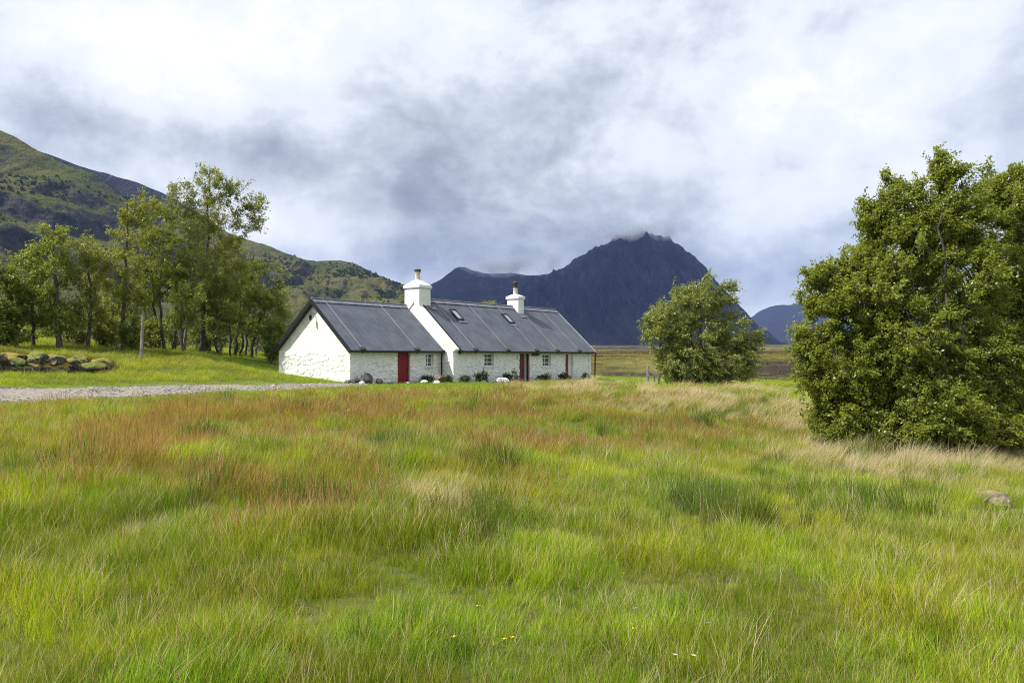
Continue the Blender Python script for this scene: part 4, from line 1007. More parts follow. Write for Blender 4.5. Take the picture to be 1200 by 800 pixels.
# big trees at the right edge
tree_px('alder_tree', 'great bushy broadleaf tree filling the right edge of the meadow', 1085, 521, 18.3,
        [(1050, 300, 55, 50), (1095, 262, 38, 45), (1010, 345, 52, 48), (968, 375, 30, 38), (985, 430, 50, 45), (1060, 400, 75, 60), (1120, 330, 60, 60), (990, 482, 42, 36), (1085, 470, 85, 46), (1150, 430, 60, 60), (1022, 262, 15, 26), (1098, 212, 10, 20), (947, 350, 12, 22), (945, 425, 20, 40), (1045, 250, 24, 24), (1140, 262, 30, 44), (1120, 235, 14, 22), (965, 325, 14, 18), (1098, 200, 8, 26), (1040, 228, 8, 26), (1008, 250, 7, 26), (1150, 220, 8, 26), (1068, 226, 7, 24), (1122, 212, 7, 22), (985, 318, 6, 20), (946, 332, 7, 16), (932, 395, 8, 16), (1060, 507, 90, 24), (1150, 508, 70, 26), (990, 510, 42, 18), (1110, 500, 60, 24)],
        'leaf_alder', 'bark_dark', nclus=1180, leaves=160, lsize=.062, r0=.06, stems=9, seed=81, clus=.36, wind=(.42, .0), shell=.42, aspect=.62, limb_r=.016, feather=.6, up=.65)
tree_px('alder_tree', 'second tall tree crowding behind the great bushy tree, mostly out of frame', 1215, 524, 19.5,
        [(1180, 255, 36, 56), (1225, 245, 50, 50), (1200, 330, 60, 60), (1170, 400, 50, 60), (1240, 430, 80, 70), (1290, 330, 60, 70), (1160, 232, 16, 24), (1190, 212, 14, 22), (1210, 480, 80, 40), (1200, 512, 80, 24)],
        'leaf_alder', 'bark_dark', nclus=680, leaves=160, lsize=.068, r0=.09, stems=6, seed=83, clus=.36, wind=(.42, .0), shell=.45, aspect=.62, limb_r=.02, feather=.6, up=.65)
# shrubs along the cottage front
SHR = 'dark shrubs growing along the cottage front'
for i, (px, w, h, vv, lab) in enumerate([
    (500, .75, .42, 0, 'low shrub under the small window of the left wing'),
    (523, .60, .42, -s2, 'low dark shrub at the foot of the downpipe between the wings'),
    (544, .70, .45, -s2, 'small shrub at the left corner of the long front'),
    (563, 1.15, .95, -s2, 'dark shrub below the first window of the long front'),
    (598, 1.45, 1.0, -s2, 'widest dark shrub just left of the open red door'),
    (636, 1.35, .85, -s2, 'dark shrub below the window right of the open red door'),
    (660, 1.05, .95, -s2, 'dark shrub beside the narrow far red door'),
    (685, .75, .75, -s2, 'thin shrub near the far end of the long front')]):
    w *= .68; h *= .82
    L = Lat(px, vv - .7); q = cw(L, vv - .75, 0); q.z = float(gz(q.x, q.y))
    make_tree('shrub', lab, q, [(0, h * .42, w * .62, h * .5, .45), (w * .2, h * .65, w * .3, h * .42, .35), (-w * .3, h * .5, w * .28, h * .35, .3)], 'leaf_shrub', 'bark_dark', nclus=40, leaves=22, lsize=.07, r0=.02, stems=4, seed=90 + i, clus=.2, wind=(.1, 0), group=SHR, cat='shrub', shell=.2, limb_r=.008)

# ------------------------------------------------------------------ grass
def blade_set(rg, specs):
    """specs: list of (n, spread, hmin, hmax, width, bend, kind, winddir) -> mesh arrays; kind 0 leaf, 0.5 rust seed stalk, 1 straw"""
    V, F4, F3, bc = [], [], [], []
    for n, spread, h0, h1, w, bend, kind, wd in specs:
        for _ in range(n):
            a = rg.uniform(0, 2 * math.pi); r = spread * math.sqrt(rg.uniform(0, 1)); bx, by = r * math.cos(a), r * math.sin(a)
            h = rg.uniform(h0, h1); az = rg.uniform(0, 2 * math.pi)
            bd = h * bend * rg.uniform(.25, 1.3)
            dx = math.cos(az) * bd + wd * h * rg.uniform(.5, 1.1); dy = math.sin(az) * bd
            lx, ly = rg.normal() * .14 * h + bx * .35, rg.normal() * .14 * h + by * .35
            sa = rg.uniform(0, math.pi); sx, sy = math.cos(sa), math.sin(sa)
            b = len(V); rnd = rg.uniform(0, 1)
            hs = math.sqrt(max(h * h - min(bd * bd * .5, h * h * .6), .2 * h * h))
            prof = [(0, .8), (.35, 1.0), (.7, .75)] if kind != .5 else [(0, .6), (.62, .5), (.80, 1.7), (.92, 1.3)]
            for t, ww in prof:
                x = bx + lx * t + dx * t * t; y = by + ly * t + dy * t * t; z = hs * t - .02
                V.append((x - sx * w * ww / 2, y - sy * w * ww / 2, z)); V.append((x + sx * w * ww / 2, y + sy * w * ww / 2, z))
                k = kind if (kind != .5 or t > .55) else 0.25
                bc += [(rnd, t, k, 1), (rnd, t, k, 1)]
            V.append((bx + lx + dx, by + ly + dy, hs)); bc.append((rnd, 1, kind, 1))
            m = len(prof)
            for i in range(m - 1): F4.append((b + 2 * i, b + 2 * i + 1, b + 2 * i + 3, b + 2 * i + 2))
            F3.append((b + 2 * m - 2, b + 2 * m - 1, b + 2 * m))
    return V, F4 + F3, bc
def grass_material():
    m = bpy.data.materials.new('meadow_grass_blades'); m.use_nodes = True; t = m.node_tree; t.nodes.clear(); k = NT(t)
    out = k.n('ShaderNodeOutputMaterial')
    tuft = k.n('ShaderNodeAttribute', attribute_name='tint', attribute_type='INSTANCER').outputs['Color']
    sp = k.n('ShaderNodeSeparateColor', inp={0: k.n('ShaderNodeAttribute', attribute_name='bc').outputs['Color']})
    rnd, tt, kind = sp.outputs
    c = k.mix(rnd, k.mix(1.0, tuft, (0.50, 0.62, 0.55), 'MULTIPLY'), k.mix(1.0, tuft, (1.45, 1.30, 1.25), 'MULTIPLY'))
    c = k.mix(k.m('MULTIPLY', k.sm(rnd, .95, .965), .75), c, (0.36, 0.27, 0.11))        # a dead blade here and there
    c = k.mix(k.m('MULTIPLY', k.m('MULTIPLY', k.sm(rnd, .83, .85), k.m('SUBTRACT', 1.0, k.sm(rnd, .92, .94))), .7), c, (0.20, 0.115, 0.045))
    rust = k.mix(rnd, (0.25, 0.138, 0.056), (0.44, 0.30, 0.165)); straw = k.mix(rnd, (0.46, 0.38, 0.23), (0.58, 0.50, 0.36))
    c = k.mix(k.sm(kind, .15, .45), c, rust); c = k.mix(k.sm(kind, .6, .9), c, straw)
    p = k.n('ShaderNodeBsdfPrincipled', inp={'Base Color': c, 'Roughness': .45, 'Specular IOR Level': .22})
    tr = k.n('ShaderNodeBsdfTranslucent', inp={'Color': k.mix(1.0, c, (1.45, 1.30, .5), 'MULTIPLY')})
    ms = k.n('ShaderNodeMixShader', inp={0: .40, 1: p.outputs[0], 2: tr.outputs[0]}); t.links.new(ms.outputs[0], out.inputs[0]); return m
GRASS = grass_material()
def tuft_protos():
    rg = np.random.default_rng(3); col = bpy.data.collections.new('grass_tufts'); out = []
    W = .0052
    specs = []
    for i in range(4): specs.append([(38, .13, .10, .30, W, .34, 0, .04), (2, .12, .24, .40, W * .7, .4, 1, .1)])          # 0-3 green
    for i in range(2): specs.append([(34, .12, .14, .32, W, .4, 0, .05), (13, .14, .26, .48, W * .75, .2, .5, .12)])       # 4-5 rust seed heads
    for i in range(2): specs.append([(12, .12, .15, .30, W, .4, 0, .2), (34, .13, .28, .52, W * .8, .3, 1, .50)])           # 6-7 pale windblown
    for i in range(2): specs.append([(60, .17, .035, .10, W * 1.1, .5, 0, .05)])                                          # 8-9 short turf
    specs.append([(46, .10, .30, .55, W, .22, 0, .08), (5, .1, .3, .5, W, .5, 1, .1)])                                     # 10 stiff rush
    specs.append([(5, .10, .28, .62, W * .9, .9, 1, .3), (3, .1, .2, .4, W, .6, 1, .1)])                                  # 11 dead stems
    for i, s in enumerate(specs):
        V, F, bc = blade_set(rg, s); me = bpy.data.meshes.new('tuft'); me.from_pydata(V, [], F); me.update()
        a = me.attributes.new('bc', 'FLOAT_COLOR', 'POINT'); a.data.foreach_set('color', np.array(bc, np.float32).ravel())
        me.materials.append(GRASS); o = bpy.data.objects.new('tuft_%02d' % i, me); col.objects.link(o)
    return col
def scatter(name, col, P, rot, scl, idx, tint, label):
    n = len(P)
    o = mesh_np(name, P, [], None, attrs={'rot': ('POINT', 'FLOAT_VECTOR', rot.astype(np.float32)), 'scl': ('POINT', 'FLOAT_VECTOR', scl.astype(np.float32)),
                                          'tint': ('POINT', 'FLOAT_COLOR', np.concatenate([tint, np.ones((n, 1))], 1).astype(np.float32))})
    a = o.data.attributes.new('idx', 'INT', 'POINT'); a.data.foreach_set('value', idx.astype(np.int32))
    ng = bpy.data.node_groups.new(name + '_nodes', 'GeometryNodeTree')
    ng.interface.new_socket('Geometry', in_out='INPUT', socket_type='NodeSocketGeometry'); ng.interface.new_socket('Geometry', in_out='OUTPUT', socket_type='NodeSocketGeometry')
    N = ng.nodes; gi = N.new('NodeGroupInput'); go = N.new('NodeGroupOutput'); ip = N.new('GeometryNodeInstanceOnPoints'); ci = N.new('GeometryNodeCollectionInfo')
    ci.inputs['Collection'].default_value = col; ci.inputs['Separate Children'].default_value = True; ci.inputs['Reset Children'].default_value = True
    ip.inputs['Pick Instance'].default_value = True
    def na(nm, typ):
        q = N.new('GeometryNodeInputNamedAttribute'); q.data_type = typ; q.inputs['Name'].default_value = nm; return [x for x in q.outputs if x.enabled and x.name == 'Attribute'][0]
    lk = ng.links.new
    lk(gi.outputs[0], ip.inputs['Points']); lk(ci.outputs[0], ip.inputs['Instance']); lk(na('idx', 'INT'), ip.inputs['Instance Index'])
    lk(na('rot', 'FLOAT_VECTOR'), ip.inputs['Rotation']); lk(na('scl', 'FLOAT_VECTOR'), ip.inputs['Scale']); lk(ip.outputs[0], go.inputs[0])
    md = o.modifiers.new('tufts', 'NODES'); md.node_group = ng
    tag(o, label, name.split('_')[-1], kind='stuff'); return o

RUST = [(720, 505, 100, 20, .6), (600, 495, 90, 16, .5), (880, 512, 70, 12, .5), (800, 505, 110, 16, .6), (680, 482, 80, 14, .5), (640, 510, 60, 16, .4), (180, 520, 60, 20, .4), (450, 560, 40, 14, .5), (210, 500, 110, 30, .95), (270, 545, 120, 26, .8), (385, 522, 120, 22, .65), (470, 548, 45, 24, 1.0), (250, 600, 120, 28, .5), (330, 590, 80, 36, .5), (520, 505, 150, 18, .7), (700, 500, 120, 22, 1.0), (640, 474, 120, 12, .7),
        (850, 508, 100, 13, .8), (760, 487, 90, 10, .5), (100, 505, 100, 18, .5), (560, 580, 60, 36, .35), (380, 493, 60, 13, .7), (480, 480, 70, 8, .6), (670, 458, 45, 8, .8), (745, 520, 60, 14, .5), (590, 520, 60, 14, .6), (60, 540, 60, 20, .3)]
STRAW = [(1120, 548, 110, 14, 1.0), (1000, 540, 80, 12, .55), (790, 474, 70, 9, .8), (880, 484, 60, 8, .7), (690, 452, 26, 9, 1.1), (640, 462, 40, 6, .5), (190, 622, 30, 18, .5), (540, 600, 40, 24, .3), (920, 500, 60, 10, .5), (1180, 535, 40, 12, .9), (820, 464, 70, 4, .8)]
DARKG = [(555, 482, 14, 5, 1.0), (565, 620, 40, 20, .7), (230, 572, 40, 18, .5), (480, 745, 40, 20, .3), (760, 500, 30, 6, .7), (900, 476, 30, 6, .8), (860, 490, 40, 6, .6), (50, 560, 40, 16, .5), (260, 470, 16, 6, .5), (980, 600, 120, 30, .2)]
def field(lst, px, py):
    s = np.zeros(len(px))
    for cx, cy, rx, ry, a in lst: s += a * np.exp(-((px - cx) / rx) ** 2 - ((py - cy) / ry) ** 2)
    return s
def build_grass():
    rg = np.random.default_rng(21); Ps = []
    for d0, d1, dens in ((1.6, 5, 250), (5, 9, 185), (9, 15, 105), (15, 24, 46), (24, 36, 26), (36, 52, 17), (52, 100, 7)):
        th = R(40); n = int(th * (d1 * d1 - d0 * d0) * dens)
        a = rg.uniform(-th, th, n); r = np.sqrt(rg.uniform(d0 * d0, d1 * d1, n)); Ps.append(np.stack([np.sin(a) * r, np.cos(a) * r, np.full(n, 1.0)], 1))
    P = np.concatenate(Ps); x, y = P[:, 0], P[:, 1]
    k = ~in_house(x, y, .05) & ((np.hypot(x, y) < 70) | (np.hypot(x, y) + 60 * (fbm(x / 16, y / 16, 3, 93) - .5) < 84)) & (track_d(x, y) > rg.normal(-.25, .28, len(x))); P = P[k]; x, y = P[:, 0], P[:, 1]
    z = gz(x, y); d = np.hypot(x, y); n = len(P)
    px = CX + x / y * FPX; py = HOR - (z - EYE) / y * FPX
    lawn = lawn_mask(x, y)
    c1, c2, cid = cells(x + .25 * (fbm(x, y, 2, 71) - .5), y + .25 * (fbm(x, y, 2, 72) - .5), .85, .85, 61); tus = 1 - sstep(c1, .12, .72); cid2 = np.modf(cid * 37.7)[0]; cid3 = np.modf(cid * 91.3)[0]
    w1 = fbm(x / 1.3, y / 1.3, 3, 51) - .5; w2 = fbm(x / 4.0, y / 4.0, 3, 52) - .5; w3 = fbm(x / .5, y / .5, 2, 53) - .5
    jx = px + w2 * 120; jy = py + w1 * 40
    ru = field(RUST, jx, jy) * (1 + w1 * 2.0) * 1.75 * (.25 + .75 * sstep(d, 5.5, 9)) * sstep(fbm(x / 1.9, y / 1.9, 3, 57), .40, .58) * (.35 + 1.3 * sstep(cid2, .30, .75)) * (.45 + .75 * tus) + .005 + w2 * .08; st = field(STRAW, jx, jy) * (1 + w1 * 1.4) + .02; dk = field(DARKG, px + w1 * 20, py + w1 * 8)
    sp_right = sstep(px, 700, 900); ru = ru - .10 * sp_right * (py > 540)
    u = rg.uniform(0, 1, n); idx = rg.integers(0, 4, n)
    ru = np.where(d > 55, 0, ru); 
    far = d > 58
    isr = u < np.clip(ru, 0, 1.15) * .52; idx = np.where(isr, rg.integers(4, 6, n), idx)
    u2 = rg.uniform(0, 1, n); iss = (u2 < np.clip(st - .08, 0, .95) * .50); idx = np.where(iss, rg.integers(6, 8, n), idx)
    ids = rg.uniform(0, 1, n) < .045; idx = np.where(ids & (d < 20), 11, idx); idx = np.where((idx == 4) | (idx == 5), np.where(d < 6.5, rg.integers(0, 4, n), idx), idx)
    idk = rg.uniform(0, 1, n) < np.clip(dk, 0, .9) * .3
    cl = (np.modf(cid * 513.7)[0] > .955) & (c1 < .42) & (rg.uniform(0, 1, n) < .55) & (d < 24) & (lawn < .3); idk = idk | cl; idx = np.where(idk, 10, idx)
    il = rg.uniform(0, 1, n) < lawn * 1.05; idx = np.where(il & ~iss, rg.integers(8, 10, n), idx)
    idx = np.where(far & (rg.uniform(0, 1, n) < .75), rg.integers(8, 10, n), idx)
    # colour of each tuft
    g1 = np.array([.250, .330, .020]); g2 = np.array([.335, .385, .030]); g3 = np.array([.165, .245, .020]); ol = np.array([.245, .225, .050]); br = np.array([.205, .310, .024])
    tint = g1 + (g2 - g1) * sstep(w1 + .5, .35, .65)[:, None]
    tint = tint + (g3 - tint) * (.75 * sstep(w2 * .7 + w3 * .6, .02, .22))[:, None]
    tint = tint + (ol - tint) * (np.clip(ru, 0, 1) * .55)[:, None]
    tint = tint + (br - tint) * (np.clip(lawn, 0, 1) * .85)[:, None]
    yel = sstep(fbm(x / 2.5, y / 2.5, 2, 58), .55, .7) * .6
    tint = tint + (np.array([.310, .300, .045]) - tint) * (yel * (1 - lawn))[:, None]
    tint = np.where(idk[:, None], np.array([.100, .160, .028]), tint)
    tint = np.where((st > .3)[:, None], tint * .7 + np.array([.24, .25, .09]) * .3, tint)
    tint *= (1 + (.34 * (cid - .5) * (1 - lawn)))[:, None]; tint[:, 0] *= 1 + .22 * (cid3 - .5) * (1 - lawn)
    tint *= rg.uniform(.92, 1.42, (n, 1)); tint[:, 2] *= .75; tint[:, 0] *= np.where(idk, 1, .93)
    s = rg.uniform(.75, 1.2, n) * (1 + w1 * .8 + w3 * .6) * (1 - (1 - lawn) * .24 + (1 - lawn) * .50 * tus * (.45 + 1.1 * cid2))
    s = np.clip(s, .62, 1.9)
    s = s * .82 * np.where(px > 620, .88, 1.0) * np.where((py > 560), .82, 1.0) * (1 - .14 * sstep(py, 600, 700))
    wide = 1 + sstep(d, 10, 45) * 1.1
    scl = np.stack([s * wide, s * wide, s * np.where(d > 30, .85, 1)], 1)
    scl[far] *= np.array([1.6, 1.6, .9])
    rot = np.zeros((n, 3)); rot[:, 2] = np.where((idx == 6) | (idx == 7), rg.normal(-.15, .35, n), rg.normal(0, .9, n) ); rot[:, 0] = rg.normal(0, .10, n); rot[:, 1] = rg.normal(.06, .10, n); rot[:, 0] += (cid3 - .5) * .35 * (1 - lawn); rot[:, 1] += (cid - .5) * .35 * (1 - lawn)
    P = np.stack([x, y, z - .015], 1)
    m = 30000; th = R(38); a = rg.uniform(-th, th, m); r = np.sqrt(rg.uniform(80 ** 2, 420 ** 2, m)) ; xm, ym = np.sin(a) * r, np.cos(a) * r
    hm = fbm(xm / 55, ym / 110, 4, 91) + .35 * (fbm(xm / 9, ym / 16, 3, 92) - .5); hea = (hm < .5)[:, None]
    tm = np.where(hea, np.array([.050, .038, .022]), np.array([.19, .19, .035]) * (1 + .5 * (rg.uniform(0, 1, (m, 1)) - .5))) * rg.uniform(.7, 1.3, (m, 1))
    sm_ = rg.uniform(2.0, 4.5, m) * np.clip(r / 160, .8, 1.6)
    P = np.concatenate([P, np.stack([xm, ym, gz(xm, ym) - .03], 1)]); rot = np.concatenate([rot, np.stack([np.zeros(m), np.zeros(m), rg.uniform(0, 6.28, m)], 1)])
    scl = np.concatenate([scl, np.stack([sm_, sm_, np.where(hea[:, 0], sm_ * .45, sm_ * .35)], 1)]); idx = np.concatenate([idx, rg.integers(0, 4, m)]); tint = np.concatenate([tint, tm])
    q = 2600; t = rg.uniform(0, 1, q) ** .8; pa, pb = at(-70, 415, 33.2), at(118, 415, 36.8); xw = pa.x + (pb.x - pa.x) * t + rg.normal(0, .12, q); yw = pa.y + (pb.y - pa.y) * t + rg.uniform(0.0, 1.3, q)
    zw = gz(xw, yw) ; P = np.concatenate([P, np.stack([xw, yw, zw], 1)]); rot = np.concatenate([rot, np.stack([rg.normal(-.2, .2, q), rg.normal(0, .2, q), rg.uniform(0, 6.28, q)], 1)])
    sw = rg.uniform(.7, 1.5, q); scl = np.concatenate([scl, np.stack([sw, sw, sw], 1)]); idx = np.concatenate([idx, rg.integers(0, 4, q)]); tint = np.concatenate([tint, np.array([.24, .29, .03]) * rg.uniform(.7, 1.2, (q, 1))])
    scatter('meadow_grass', tuft_protos(), P, rot, scl, idx, tint, 'rough windblown meadow grass with rusty seed heads and pale dead blades')
    print('tufts', n)
build_grass()

# ------------------------------------------------------------------ loose stones of the track
def build_gravel():
    rg = np.random.default_rng(8); n = 5200; col = bpy.data.collections.new('gravel_stones')
    for i in range(4):
        V, F = rock_mesh(0, (1, .8, .55), 300 + i, sub=2); me = bpy.data.meshes.new('pebble'); me.from_pydata([tuple(v) for v in V], [], F); me.update()
        me.materials.append(PEB); col.objects.link(bpy.data.objects.new('pebble_%d' % i, me))
    i = rg.integers(0, len(TS) - 1, n * 2); off = rg.normal(0, .62, n * 2) * TS[i, 2]; d = np.gradient(TS[:, :2], axis=0); d /= np.linalg.norm(d, axis=1)[:, None]
    x = TS[i, 0] - d[i, 1] * off + rg.normal(0, .1, n * 2); y = TS[i, 1] + d[i, 0] * off + rg.normal(0, .1, n * 2)
    k = ~in_house(x, y, .3) & (track_d(x, y) < .15) & (fbm(x * .9, y * .9, 3, 77) > .40); x, y = x[k][:n], y[k][:n]; n = len(x)
    z = gz(x, y) + .03; s = .016 + .05 * rg.uniform(0, 1, n) ** 5 + .012 * rg.uniform(0, 1, n)
    g = rg.uniform(.08, .30, n) + (rg.uniform(0, 1, n) > .94) * .30; tint = np.stack([g * 1.06, g, g * .90], 1)
    scatter('track_gravel', col, np.stack([x, y, z], 1), np.stack([rg.normal(0, .2, n), rg.normal(0, .2, n), rg.uniform(0, 6.28, n)], 1), np.stack([s, s, s], 1), rg.integers(0, 4, n), tint, 'loose grey and white stones strewn over the gravel track')
def f(k, b, out, t):
    tn = k.n('ShaderNodeAttribute', attribute_name='tint', attribute_type='INSTANCER').outputs['Color']; setc(t, b.inputs['Base Color'], tn)
PEB = mat('pebble', f, .9)
build_gravel()

# ------------------------------------------------------------------ scrub on the hillsides
def build_scrub(name, HV, bands, n, seed, label, size):
    rg = np.random.default_rng(seed); nt, nx, _ = HV.shape; col = bpy.data.collections.new(name + '_bushes')
    for i in range(3):
        d = rg.normal(size=(150, 3)); d /= np.linalg.norm(d, axis=1)[:, None]; P = d * rg.uniform(.55, 1, (150, 1)) * np.array([1, 1, .9]) + np.array([0, 0, .7])
        V, F, lv = leaf_cloud(P, d + rg.normal(size=(150, 3)) * .6, .52, rg, .9); me = bpy.data.meshes.new('bush'); me.from_pydata([tuple(v) for v in V], [], [tuple(q) for q in F]); me.update()
        me.materials.append(SCRUB); col.objects.link(bpy.data.objects.new('bush_%d' % i, me))
    half = int(nt * .75); ii = rg.uniform(0, half - 2, n * 6); jj = rg.uniform(0, nx - 2, n * 6); a = ii.astype(int); b = jj.astype(int); fi = (ii - a)[:, None]; fj = (jj - b)[:, None]
    P = HV[a, b] * (1 - fi) * (1 - fj) + HV[a + 1, b] * fi * (1 - fj) + HV[a, b + 1] * (1 - fi) * fj + HV[a + 1, b + 1] * fi * fj
    px = CX + P[:, 0] / P[:, 1] * FPX; py = HOR - (P[:, 2] - EYE) / P[:, 1] * FPX
    w = field(bands, px, py) * sstep(fbm(P[:, 0] / 60, P[:, 2] / 40, 4, seed + 1), .47, .56)
    k = rg.uniform(0, 1, n * 6) < w; P = P[k][:n]; m = len(P)
    s = size * rg.uniform(.5, 1.3, m); g = rg.uniform(0, 1, (m, 1)); tint = np.array([.030, .050, .022]) * (1 - g) + np.array([.062, .085, .032]) * g
    scatter(name, col, P, np.stack([np.zeros(m), np.zeros(m), rg.uniform(0, 6.28, m)], 1), np.stack([s, s, s * rg.uniform(.8, 1.3, m)], 1), rg.integers(0, 3, m), tint, label)
    print(name, m)
def f(k, b, out, t):
    tn = k.n('ShaderNodeAttribute', attribute_name='tint', attribute_type='INSTANCER').outputs['Color']; setc(t, b.inputs['Base Color'], tn); b.inputs['Specular IOR Level'].default_value = .2
SCRUB = mat('scrub_leaves', f, .8)
build_scrub('hillside_scrub', HILL_A, [(30, 220, 50, 16, .8), (120, 245, 46, 16, 1.0), (180, 285, 50, 20, .9), (150, 262, 30, 10, .8), (-60, 230, 60, 30, .6), (60, 240, 60, 10, .5)], 4800, 5, 'dark birch scrub scattered over the crags of the left hillside', 1.6)
build_scrub('knoll_scrub', HILL_C, [(425, 332, 32, 16, 1.0), (395, 340, 26, 14, .7), (345, 325, 20, 14, .5), (450, 342, 16, 10, .7), (300, 320, 26, 20, .6)], 4200, 6, 'green scrub on the crag of the knoll behind the roof', 1.7)

# ------------------------------------------------------------------ flowers
def flower_mesh(name, h, r, petals, pm, cm, sm, seed):
    rg = random.Random(seed); mb = MB(); tip = Vector((rg.uniform(-.04, .06), rg.uniform(-.03, .03), h)); mb.tube([(0, 0, -.03), tip * .5 + Vector((.01, 0, 0)), tip], [.0016, .0014, .0012], 5)
    V, F, mi = list(mb.v), list(mb.f), [0] * len(mb.f)
    for i in range(petals):
        a = 2 * math.pi * i / petals; c, s = math.cos(a), math.sin(a); b = len(V)
        for q in ((.10, 0, 0), (.62, -.38, .22), (1.0, -.24, .48), (1.06, 0, .50), (1.0, .24, .48), (.62, .38, .22)):
            V.append(tuple(tip + Vector(((q[0] * c - q[1] * s) * r, (q[0] * s + q[1] * c) * r, q[2] * r))))
        F.append(tuple(range(b, b + 6))); mi.append(1)
    b = len(V); 
    for z, rr in ((0.0, .22), (.22, .26), (.34, .12)):
        for j in range(6): a = j * math.pi / 3; V.append(tuple(tip + Vector((math.cos(a) * rr * r, math.sin(a) * rr * r, z * r))))
    for l in range(2):
        for j in range(6): F.append((b + l * 6 + j, b + l * 6 + (j + 1) % 6, b + l * 6 + 6 + (j + 1) % 6, b + l * 6 + 6 + j)); mi.append(2)
    F.append(tuple(b + 12 + j for j in range(6))); mi.append(2)
    me = bpy.data.meshes.new(name); me.from_pydata([tuple(v) for v in V], [], F); me.update()
    for m in (sm, pm, cm): me.materials.append(m)
    me.polygons.foreach_set('material_index', mi); return me
M['petal_y'] = plain('buttercup_petal', (0.80, 0.52, 0.01), (0.74, 0.44, 0.01), 30, .35)
M['petal_w'] = plain('white_petal', (0.80, 0.80, 0.76), (0.72, 0.72, 0.68), 30, .6)
M['stalk'] = plain('flower_stalk', (0.09, 0.13, 0.03), (0.12, 0.15, 0.04), 30, .6)
BM = flower_mesh('buttercup', .36, .013, 5, M['petal_y'], M['petal_y'], M['stalk'], 1); WM = flower_mesh('daisy', .36, .012, 8, M['petal_w'], M['petal_y'], M['stalk'], 2)
def flowers(lst, me, name, label, cat, group):
    for px, py in lst:
        h = .36; ds = np.geomspace(3.6, 40, 900); x = (px - CX) / FPX * ds; zz = EYE + (HOR - py) / FPX * ds; g = gz(x, ds) + h; i = np.nonzero(zz <= g)[0]; i = i[0] if len(i) else 0
        o = bpy.data.objects.new(name, me); COL.objects.link(o); o.location = (x[i], ds[i], zz[i] - h); o.rotation_euler = (random.uniform(-.2, .2) - .35, random.uniform(-.2, .2), random.uniform(0, .6)); tag(o, label, cat, group)
flowers([(12, 719), (141, 766), (88, 648), (150, 661), (571, 741), (558, 747), (572, 714), (611, 752), (536, 748), (544, 701), (558, 702), (669, 692), (689, 643), (748, 674), (709, 563), (561, 611), (153, 560), (155, 541), (250, 508), (280, 566), (562, 545), (570, 545), (556, 544), (848, 618), (842, 602), (845, 600), (895, 553), (608, 752), (779, 736), (748, 617), (788, 618), (575, 713)],
        BM, 'buttercup', 'small yellow buttercup on a thin stalk in the meadow grass', 'flower', 'yellow buttercups scattered in the meadow')
flowers([(766, 716), (806, 775), (778, 773), (829, 736), (425, 590), (300, 470), (310, 474)], WM, 'daisy', 'tiny white flower on a thin stalk in the meadow grass', 'flower', 'white flowers scattered in the meadow')

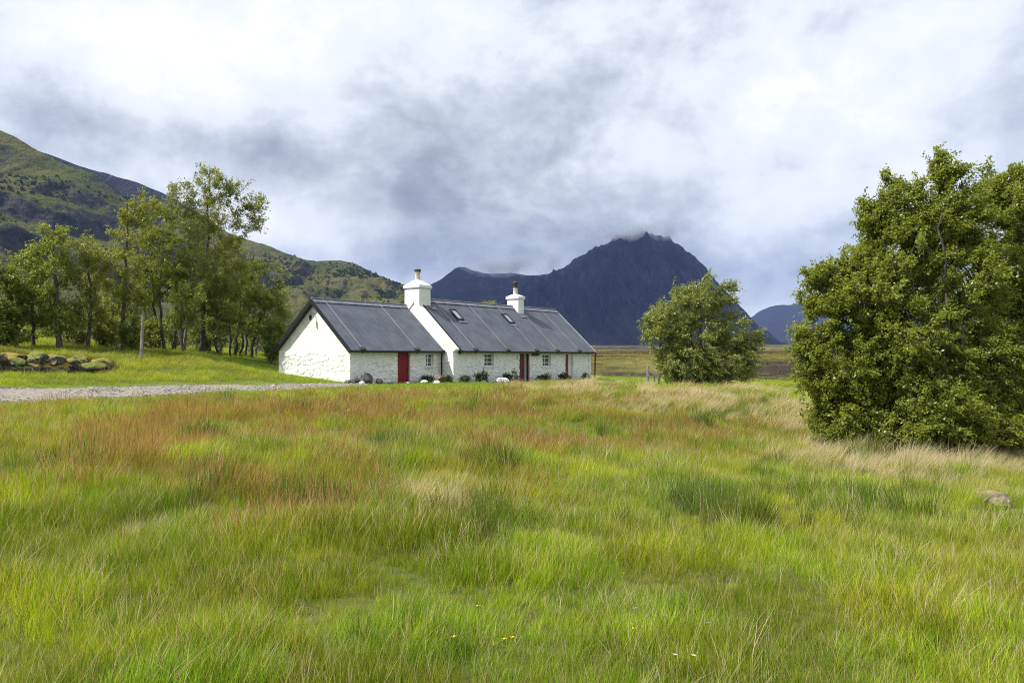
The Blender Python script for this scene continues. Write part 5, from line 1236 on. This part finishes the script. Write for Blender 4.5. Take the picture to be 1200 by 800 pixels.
# ------------------------------------------------------------------ unseen cloud bank, added above the frame to shade the great mountain
def shade_cloud():
    rg = np.random.default_rng(4); V, F = [], []; c = np.array([-1600, 3150, 2800.0])
    bm = bmesh.new(); bmesh.ops.create_icosphere(bm, subdivisions=3, radius=1.0); bv = np.array([v.co for v in bm.verts]); bf = [[v.index for v in f.verts] for f in bm.faces]; bm.free()
    for i in range(200):
        a = rg.uniform(0, 6.28); r = math.sqrt(rg.uniform(0, 1)); q = c + np.array([1600 * r * math.cos(a), 1050 * r * math.sin(a), rg.uniform(-60, 160) * (1.1 - r)])
        if i >= 150: q = c + np.array([-120 + 750 * r * math.cos(a), 1480 + 560 * r * math.sin(a), rg.uniform(-20, 120) * (1.1 - r)])  # extra lumps added to shade the lower peak and its cloud
        s = rg.uniform(260, 460) * (1.15 - .5 * r); p = bv * (1 + .35 * (fbm(bv[:, 0] * 2 + i, bv[:, 1] * 2 + bv[:, 2] * 1.3, 4, i) - .5))[:, None] * np.array([s, s, s * .45]); p[:, 2] = np.maximum(p[:, 2], -.12 * s)
        b = len(V); V += (p + q - c).tolist(); F += [tuple(k + b for k in f) for f in bf]
    o = mesh_np('shade_cloud', np.array(V), F, plain('cloud_white', (.80, .81, .83), (.78, .79, .81), .002, 1.0, spec=0), smooth=True); o.location = c
    tag(o, 'unseen cloud bank added high above the valley to shade the great mountain', 'cloud', kind='stuff')
shade_cloud()

# ------------------------------------------------------------------ cloud on the summits
def summit_cloud(label, px, py, d, rx, ry, rz, dens, seed, scale):
    bm = bmesh.new(); bmesh.ops.create_icosphere(bm, subdivisions=4, radius=1.0)
    me = bpy.data.meshes.new('summit_cloud'); c = at(px, py, d)
    a = np.array([v.co for v in bm.verts]); a *= (1 + .25 * (fbm(a[:, 0] * 1.5 + seed, a[:, 2] * 1.5 + a[:, 1], 3, seed) - .5))[:, None]; a *= np.array([rx, ry, rz])
    for v, q in zip(bm.verts, a): v.co = q
    bm.to_mesh(me); bm.free()
    m = bpy.data.materials.new('cloud_wisps'); m.use_nodes = True; t = m.node_tree; t.nodes.clear(); k = NT(t); out = k.n('ShaderNodeOutputMaterial')
    p = k.n('ShaderNodeTexCoord').outputs['Object']; s = k.vscale(p, (1 / rx, 1 / ry, 1 / rz))
    r = k.n('ShaderNodeVectorMath', operation='LENGTH', inp={0: s}).outputs['Value']
    n = k.noise(p, scale, 5, .6, .4)
    q = k.m('SUBTRACT', k.m('ADD', k.m('MULTIPLY', k.m('SUBTRACT', n, .5), 2.6), .62), r)
    q = k.m('MAXIMUM', q, 0.0); den = k.m('MULTIPLY', k.m('MULTIPLY', q, q), dens)
    v = k.n('ShaderNodeVolumePrincipled', inp={'Color': (.985, .99, 1.0, 1), 'Density': den, 'Anisotropy': .2}); t.links.new(v.outputs[0], out.inputs['Volume'])
    me.materials.append(m); o = bpy.data.objects.new('summit_cloud', me); COL.objects.link(o); o.location = c; tag(o, label, 'cloud', kind='stuff'); return o
summit_cloud('thin white cloud streaming over the summit of the great mountain', 742, 274, 4500, 420, 300, 85, .05, 3, .0075)
summit_cloud('grey cloud resting on the dark lower peak', 600, 311, 5200, 560, 350, 120, .035, 7, .0055)
